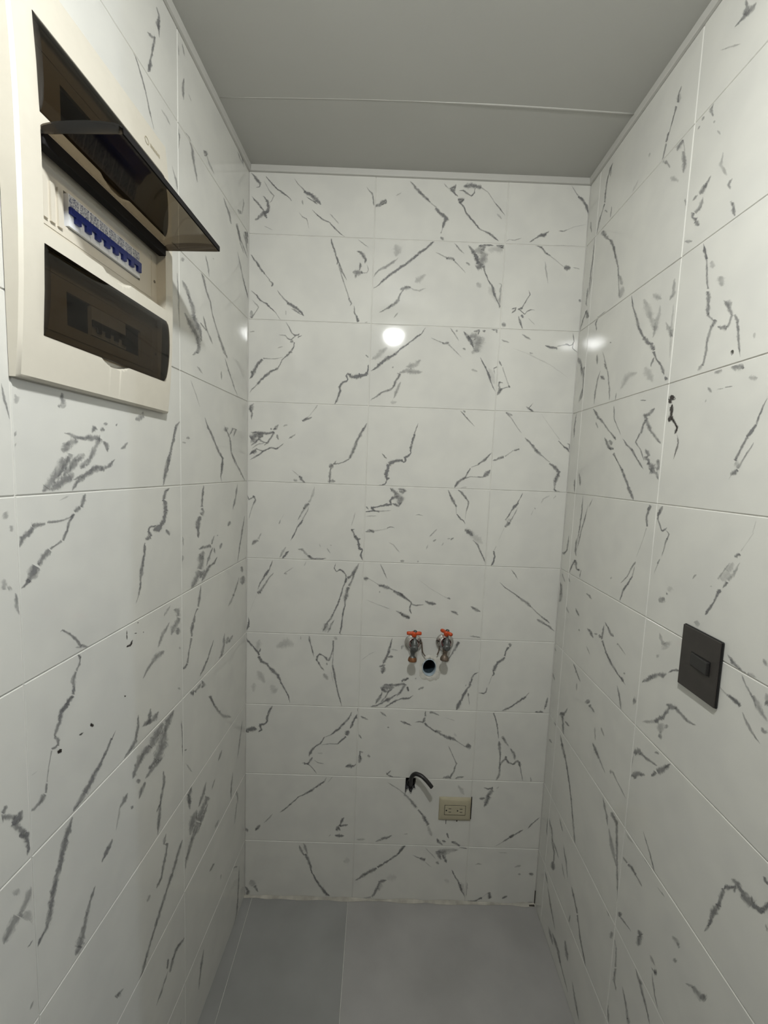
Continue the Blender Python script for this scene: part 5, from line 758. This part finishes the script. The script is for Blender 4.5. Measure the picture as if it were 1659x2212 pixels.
# printed maker's mark: a small ring and a dash of faded lettering
mb = MB(); zc = 2.079; n = 20
def onc(d, z): return PL(d, z, tp(z)+.0003)
vs = [onc(.556+r*math.cos(2*math.pi*k/n), zc+r*1.05*math.sin(2*math.pi*k/n)) for r in (.0062, .0047) for k in range(n)]
mb.add(vs, [(k, (k+1) % n, n+(k+1) % n, n+k) for k in range(n)])
for k in range(7): d = .545-.0044*k; h = .0026 if k % 2 else .0032; mb.add([onc(d, zc-h), onc(d-.003, zc-h), onc(d-.003, zc+h), onc(d, zc+h)], [(0,1,2,3)])
mb.obj('printed_mark', [LOGO], cov, org=PL(.54, zc, .02))
for zc, kind in zip(ROW, ('bottom', 'middle', 'top')):
    b, tz = zc-WH/2, zc+WH/2
    o0, o1, q0, q1 = .567, .741, zc-.026, zc+.020         # opening for the breakers
    mb = MB()                                            # inner plate, four strips round the opening
    for (a, c, e, f) in ((WD0-.004, o0, b-.004, tz+.004), (o1, WD1+.004, b-.004, tz+.004), (o0, o1, b-.004, q0), (o0, o1, q1, tz+.004)): mb.box(PL, a, c, e, f, .001, .0065)
    ip = mb.obj('inner_plate', [CREAM2], panel)
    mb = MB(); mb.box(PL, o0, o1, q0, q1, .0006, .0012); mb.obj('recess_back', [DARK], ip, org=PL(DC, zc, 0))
    mb = MB()
    for (a, c, e, f) in ((WD0+.016, WD0+.018, zc-.041, zc+.036), (WD1-.004, WD1-.002, zc-.041, zc+.036), (WD0+.016, WD1-.002, zc-.042, zc-.041), (WD0+.016, WD1-.002, zc+.035, zc+.036)): mb.box(PL, a, c, e, f, .006, .0074)
    mb.obj('plate_rib', [CREAM2], ip, org=PL(DC, zc, 0))
    mb = MB(); mb.lathe([(.0001, 0), (.0026, 0), (.0026, .001), (.0018, .0016), (.0001, .0016)], PL(WD0+.008, zc-.008, .0062), NL, 12); mb.obj('screw', [SCREW], ip, org=PL(WD0+.008, zc, .006))
    if kind == 'middle':
        nb = 8; bw = .0205; s0 = .573
        for k in range(nb):
            d = s0+bw*k
            mb = MB(); mb.box(PL, d+.0002, d+bw-.0002, zc-.0245, zc+.0185, .001, .0105); br = mb.obj('breaker', [WHITEP], panel, org=PL(d+bw/2, zc, 0))
            mb = MB(); mb.box(PL, d+.0012, d+bw-.0012, zc+.001, zc+.0175, .0104, .0108); mb.obj('breaker_label', [LABEL], br, org=PL(d+bw/2, zc, 0))
            mb = MB(); mb.box(PL, d-.0001, d+bw+.0001, zc-.0085, zc+.001, .0100, .0142); mb.box(PL, d+.0015, d+.0115, zc-.0165, zc-.0083, .0100, .0150)
            mb.obj('toggle', [BLUE], br, org=PL(d+bw/2, zc, 0), bevel=.0008)
        for k in range(4):
            d = .7465+.0125*k; mb = MB(); mb.box(PL, d, d+.0075, zc-.034, zc+.016, .0062, .0095); mb.obj('blank_slot_cover', [CREAM2], panel, org=PL(d, zc, 0))
    elif kind == 'bottom':
        for k in range(4):
            d = .612+.0205*k; mb = MB(); mb.box(PL, d, d+.0200, zc-.0245, zc+.0185, .001, .0075); br = mb.obj('breaker', [WHITEP], panel, org=PL(d+.01, zc, 0))
            mb = MB(); mb.box(PL, d, d+.0202, zc-.012, zc-.002, .0074, .0105); mb.box(PL, d+.002, d+.011, zc-.019, zc-.0118, .0074, .011); mb.obj('toggle', [BLACKP], br, org=PL(d+.01, zc, 0), bevel=.0006)
    # smoked door: arched cross-section with end flanges
    Ld = WH-.003 if kind != 'middle' else .107; sag = .0085; n = 18; mb = MB(); ends = (WD0+.001, WD1-.001)
    def place(d, a, bq):
        if kind == 'middle': return PL(d, tz+.0005+bq, .0215+a)
        z = tz-.0015-a; return PL(d, z, tp(z)-.001+bq)
    arc = [(Ld*k/n, sag*math.sqrt(max(0, 1-(2*k/n-1)**2))*.85+sag*.15) for k in range(n+1)]
    vs = [place(d, a, q) for d in ends for a, q in arc]; m = n+1
    fs = [(k, k+1, m+k+1, m+k) for k in range(n)]
    vs += [place(d, a, -.006) for d in ends for a, q in arc]
    nf = len(fs)
    for e in range(2):
        o_ = e*m; c_ = 2*m+e*m; fs += [(o_+k, o_+k+1, c_+k+1, c_+k) for k in range(n)]
    fs += [(0, m, 3*m, 2*m), (n, m+n, 3*m+n, 2*m+n)]      # top and bottom lips
    mb.add(vs, fs, 0, False); mb.m = [0]*nf+[1]*(len(fs)-nf)
    dr = mb.obj('smoked_door', [SMOKE, SMOKE2], panel, angle=math.radians(35)); md = dr.modifiers.new('thickness', 'SOLIDIFY'); md.thickness = .0014; md.offset = 1
    if kind == 'middle':
        tag(dr, 'raised smoked door')
        mb = MB(); mb.box(PL, WD0+.0015, WD1-.0015, tz-.0165, tz+.0012, .0125, .0270); mb.obj('hinge_bar', [MATTE], dr, org=PL(DC, tz, .02), bevel=.002)
        mb = MB(); mb.box(PL, WD0+.001, WD1-.001, tz-.0055, tz+.0030, .0215+Ld-.0008, .0215+Ld+.0018); mb.obj('door_lip', [MATTE], dr, org=PL(DC, tz, .13))

# ------------------------------------------------------------------ light switch on the right wall
sw = empty('light_switch', PR(.636, 1.128, 0)); tag(sw, 'dark bronze switch plate with a black rocker on the right wall', 'light switch')
s0, s1, y0, y1 = .590, .684, 1.1295, 1.2475
mb = MB(); mb.box(PR, s0, s1, y0, y1, .0004, .0055); mb.obj('plate_frame', [EDGE], sw, bevel=.0025)
mb = MB(); mb.box(PR, s0+.0012, s1-.0008, y0+.0012, y1-.0012, .005, .0075); mb.obj('faceplate', [PLATE], sw, bevel=.0016)
mb = MB(); mb.box(PR, .619, .6665, 1.1775, 1.2045, .007, .0078); mb.obj('rocker_bezel', [EDGE], sw)
mb = MB(); r0, r1, a0, a1 = .6205, .665, 1.179, 1.203
mb.add([PR(r0, a0, .0072), PR(r1, a0, .0072), PR(r1, a1, .0072), PR(r0, a1, .0072), PR(r0+.001, a0+.001, .0095), PR(r1-.001, a0+.001, .0125), PR(r1-.001, a1-.001, .0125), PR(r0+.001, a1-.001, .0095)],
       [(0,1,2,3), (4,5,6,7), (0,1,5,4), (1,2,6,5), (2,3,7,6), (3,0,4,7)]); mb.obj('rocker', [BLACKP], sw, bevel=.0012)

# ------------------------------------------------------------------ power outlet on the back wall
ol = empty('power_outlet', PB(.7255, .316, 0)); tag(ol, 'ivory double power outlet low on the back wall', 'outlet')
def domed(u0, u1, z0, z1, t0, tm, r, hole=None):
    b = MB(); nu, nz = 24, 18; vs = []; fs = []
    for j in range(nz+1):
        for i in range(nu+1):
            a, c = i/nu, j/nz; ea, ec = 2*a-1, 2*c-1
            f = (1-abs(ea)**5)*(1-abs(ec)**3.2); vs.append(PB(u0+(u1-u0)*a, z0+(z1-z0)*c, t0+(tm-t0)*(f**.5)))
    for j in range(nz):
        for i in range(nu): q = j*(nu+1)+i; fs.append((q, q+1, q+nu+2, q+nu+1))
    ring = [i for i in range(nu+1)]+[j*(nu+1)+nu for j in range(1, nz+1)]+[nz*(nu+1)+i for i in range(nu-1, -1, -1)]+[j*(nu+1) for j in range(nz-1, 0, -1)]
    base = len(vs); vs += [Vector((vs[i].x, -.0003, vs[i].z)) for i in ring]; m = len(ring)
    fs += [(ring[k], ring[(k+1) % m], base+(k+1) % m, base+k) for k in range(m)]
    b.add(vs, fs); return b
domed(.6705, .7805, .3165, .4005, .003, .0095, .004).obj('outlet_plate', [IVORY], ol, angle=math.radians(50))
mb = MB(); mb.box(PB, .6885, .7612, .3412, .3764, .0080, .0101); mb.obj('insert_gap', [DARK], ol)
mb = MB(); mb.box(PB, .6897, .7600, .3428, .3756, .0085, .0112); mb.obj('outlet_insert', [IVORY], ol, bevel=.0008)
for (ug, us) in ((.6950, .7070), (.7335, .7455)):
    mb = MB(); mb.lathe([(.0026, 0), (.0026, .0005)], PB(ug, .3586, .0110), (0,-1,0), 12); mb.obj('ground_hole', [DARK], ol)
    for zz in (.3650, .3532):
        mb = MB(); mb.box(PB, us-.0045, us+.0045, zz-.0009, zz+.0009, .0110, .0114); mb.obj('blade_slot', [DARK], ol)
mb = MB(); mb.box(PB, .7812, .7835, .322, .404, .0003, .0035); mb.obj('edge_gap', [DARK], ol)
mb = MB(); mb.box(PB, .6965, .6985, .299, .3165, .0002, .0007); mb.obj('grime_mark', [GRIME], ol)
mb = MB(); mb.box(PB, .7335, .7375, .309, .3165, .0002, .0007); mb.obj('grime_mark', [GRIME], ol)

# ------------------------------------------------------------------ shut-off valves
def valve(x, z, ang, spout_mat, tip_mat, label, hang):
    v = empty('water_valve', PB(x, z, 0)); tag(v, label, 'valve', 'shut-off valves on the back wall'); ax = (0,-1,0)
    mb = MB(); mb.lathe([(.0001, .0005), (.0292, .0005), (.0300, .002), (.0290, .005), (.0255, .0078), (.0225, .0095), (.0205, .0135), (.0150, .0160), (.0110, .0165)], PB(x, z, 0), ax, 36, cap=False); mb.obj('flange', [CHROME], v)
    mb = MB(); mb.lathe([(.0095, .004), (.0095, .024), (.0112, .025), (.0116, .028), (.0116, .050), (.0100, .054), (.0065, .0565), (.0001, .0565)], PB(x, z, 0), ax, 20, cap=False); mb.obj('valve_body', [BRASS], v)
    yb = .044; zb = z-.004
    mb = MB(); mb.lathe([(.0088, 0), (.0088, .011), (.0070, .013), (.0068, .022), (.0085, .024), (.0120, .030), (.0130, .0345), (.0130, .038), (.0112, .0395), (.0095, .0395)], PB(x-.004, zb, yb), (-.04, -.05, -1), 20, cap=False); mb.obj('spout', [spout_mat], v)
    mb = MB(); mb.lathe([(.0105, .0255), (.0131, .0305), (.0141, .0345), (.0141, .0385), (.0100, .0400), (.0085, .036), (.0001, .036)], PB(x-.004, zb, yb), (-.04, -.05, -1), 20, cap=False); mb.obj('spout_collar', [tip_mat], v)
    mb = MB(); mb.lathe([(.0105, 0), (.0105, .010), (.0085, .012), (.0085, .020), (.0045, .021), (.0045, .048), (.0060, .0485), (.0062, .052), (.0040, .0545), (.0001, .055)], PB(x, z+.004, yb), (0, 0, 1), 18, cap=False); mb.obj('stem', [BRASS], v)
    mb = MB(); c = PB(x-.003, z+.049, yb); dx = Vector((math.cos(ang), math.sin(ang), 0)); n = 9
    mb.tube([c+dx*(-.0235+.047*k/(n-1)) for k in range(n)], [.0048, .0062, .0056, .0056, .0066, .0056, .0056, .0062, .0048], 12)
    mb.lathe([(.0060, -.012), (.0082, -.009), (.0090, 0), (.0080, .005), (.0050, .006)], c, (0, 0, 1), 14); mb.obj('handle', [ORANGE], v)
    mb = MB(); mb.lathe([(.0148, 0), (.0165, .004), (.0150, .010)], PB(x, z+.006, .030), (0, -.5, .6), 16, cap=False); mb.obj('seal_ring', [REDTAPE], v)
    mb = MB(); s = hang; mb.tube(catmull([PB(x+s*.027, z+.006, .008), PB(x+s*.029, z-.012, .011), PB(x+s*.031, z-.026, .012), PB(x+s*.040, z-.040, .014)], 5), [.0022]*11+[.0018]*5, 8, sy=.5); mb.obj('tie_strip', [BROWN], v)
    return v
valve(.5562, .9476, .04, BRASS, RUST, 'left water valve with orange T-handle turned sideways above the drain', 1)
valve(.6600, .9540, -.95, BROWN, BROWN, 'right water valve with orange T-handle turned outward above the drain', -.62)

# ------------------------------------------------------------------ drain pipe stub
dp = empty('drain_pipe', PB(DR[0], DR[1]-DR[3], 0)); tag(dp, 'open pale drain pipe end set in rough plaster under the valves', 'drain pipe')
ru, rz = DR[2]-.0012, DR[3]-.0012
def ring_wall(b, prof, n=36):
    vs = [PB(DR[0]+ru*k_*math.cos(2*math.pi*k/n), DR[1]+rz*k_*math.sin(2*math.pi*k/n), t) for k_, t in prof for k in range(n)]
    b.add(vs, [(i*n+k, i*n+(k+1) % n, (i+1)*n+(k+1) % n, (i+1)*n+k) for i in range(len(prof)-1) for k in range(n)], 0, True)
mb = MB(); ring_wall(mb, [(1, -.05), (1, .0035), (.985, .0048), (.925, .0048), (.91, .0035), (.91, -.012)]); mb.obj('pipe_rim', [PVC], dp)
mb = MB(); ring_wall(mb, [(.91, -.012), (.90, -.030), (.88, -.085)]); vs = [PB(DR[0]+ru*.88*math.cos(2*math.pi*k/36), DR[1]+rz*.88*math.sin(2*math.pi*k/36), -.085) for k in range(36)]; mb.add(vs, [tuple(range(36))]); mb.obj('pipe_inside', [PVCIN], dp)
mb = MB(); n = 44; vs = []
for r_, t in ((1.005, .0025), (1.16, .0034), (1.42, .0026), (1.66, .0004)):
    for k in range(n):
        a = 2*math.pi*k/n; rr = random.Random(k*3+int(r_*100)).uniform(.93, 1.07) if r_ > 1.1 else 1
        q = 1/max(abs(math.cos(a)), abs(math.sin(a)))**.55 if r_ > 1.1 else 1
        dn = 1.12 if math.sin(a) < 0 and r_ > 1.2 else 1
        vs.append(PB(DR[0]+.003*(r_ > 1.1)+ru*r_*rr*q*math.cos(a)*.92 if r_ > 1.1 else DR[0]+ru*r_*math.cos(a), DR[1]+rz*r_*rr*q*dn*math.sin(a)*(.86 if r_ > 1.1 else 1), t*random.Random(k+int(r_*10)).uniform(.75, 1.15)))
mb.add(vs, [(i*n+k, i*n+(k+1) % n, (i+1)*n+(k+1) % n, (i+1)*n+k) for i in range(3) for k in range(n)], 0, True); mb.obj('plaster_collar', [PLASTER], dp)

# ------------------------------------------------------------------ cable coming out of a broken hole in the wall
cb = empty('electric_cable', PB(.568, .405, 0)); tag(cb, 'black cable end bending out of a broken hole low on the back wall', 'cable')
pts = catmull([(0.5719, 0.0220, 0.4166), (0.5693, -0.0040, 0.4490), (0.5692, -0.0180, 0.4818), (0.5799, -0.0290, 0.5023), (0.5975, -0.0390, 0.5046), (0.6124, -0.0470, 0.4972), (0.6262, -0.0530, 0.4851), (0.6339, -0.0560, 0.4771)], 7)
mb = MB(); mb.tube(pts, .0066, 14); mb.obj('cable_sheath', [RUBBER], cb)
mb = MB(); mb.lathe([(.0135, -.022), (.0130, -.006), (.0095, -.004), (.0072, -.0045)], PB(.5685, .4445, 0), (0, -1, 0), 16, cap=False); mb.obj('conduit_sleeve', [RUBBER], cb)
mb = MB(); vs = []; fs = []; n = 10
rr = random.Random(3)
for j in range(n+1):
    for i in range(n+1): vs.append(PB(.549+.040*i/n, .403+.065*j/n, -.020+rr.uniform(-.006, .008)+(.010 if j < 5 else 0)))
for j in range(n):
    for i in range(n): q = j*(n+1)+i; fs.append((q, q+1, q+n+2, q+n+1))
mb.add(vs, fs); mb.obj('hole_mortar', [MORTAR], cb)

# ------------------------------------------------------------------ ceiling bulbs (out of frame; the main one shows as the reflections in the tiles)
def bulb_lamp(loc, label, m):
    l = empty('ceiling_lamp', Vector((loc[0], loc[1], CEIL))); tag(l, label, 'ceiling lamp'); c = Vector(loc)
    mb = MB(); mb.lathe([(.0001, CEIL-c.z), (.055, CEIL-c.z), (.055, CEIL-c.z-.012), (.030, CEIL-c.z-.022), (.022, CEIL-c.z-.040), (.012, .017), (.0001, .017)], c, (0, 0, 1), 24, cap=False); mb.obj('lamp_base', [WHITEP], l)
    mb = MB(); n = 12; prof = [(max(.0001, .020*math.sin(math.pi*k/n)), -.020*math.cos(math.pi*k/n)) for k in range(n+1)]
    mb.lathe(prof, c, (0, 0, 1), 20, cap=False); mb.obj('bulb', [m], l)
def down_lamp(loc, label, m):
    l = empty('ceiling_lamp', Vector((loc[0], loc[1], CEIL))); tag(l, label, 'ceiling lamp'); c = Vector(loc)
    mb = MB(); mb.lathe([(.0001, CEIL-c.z), (.056, CEIL-c.z), (.056, .004), (.052, 0), (.0475, 0), (.0475, .006)], c, (0, 0, 1), 28, cap=False); mb.obj('lamp_housing', [WHITEP], l)
    mb = MB(); n = 5; R = .0455; h = LENS_DOME; prof = [(max(.0001, R*math.sin(math.pi/2*k/n)), -h*math.cos(math.pi/2*k/n)) for k in range(n+1)]
    mb.lathe(prof, c, (0, 0, 1), 24, cap=False); mb.obj('lamp_lens', [m], l)
LENS_DOME = .042
down_lamp((.482, -1.19, 2.30), 'round white downlight on the ceiling above the alcove', emit_mat('bulb_glow', (.962, .978, .962), BULB_MAIN))
bulb_lamp((2.8, -1.66, 2.25), 'small bare round bulb on the ceiling of the next room', emit_mat('bulb_glow_cool', (.72, .83, 1.0), BULB_NEXT))
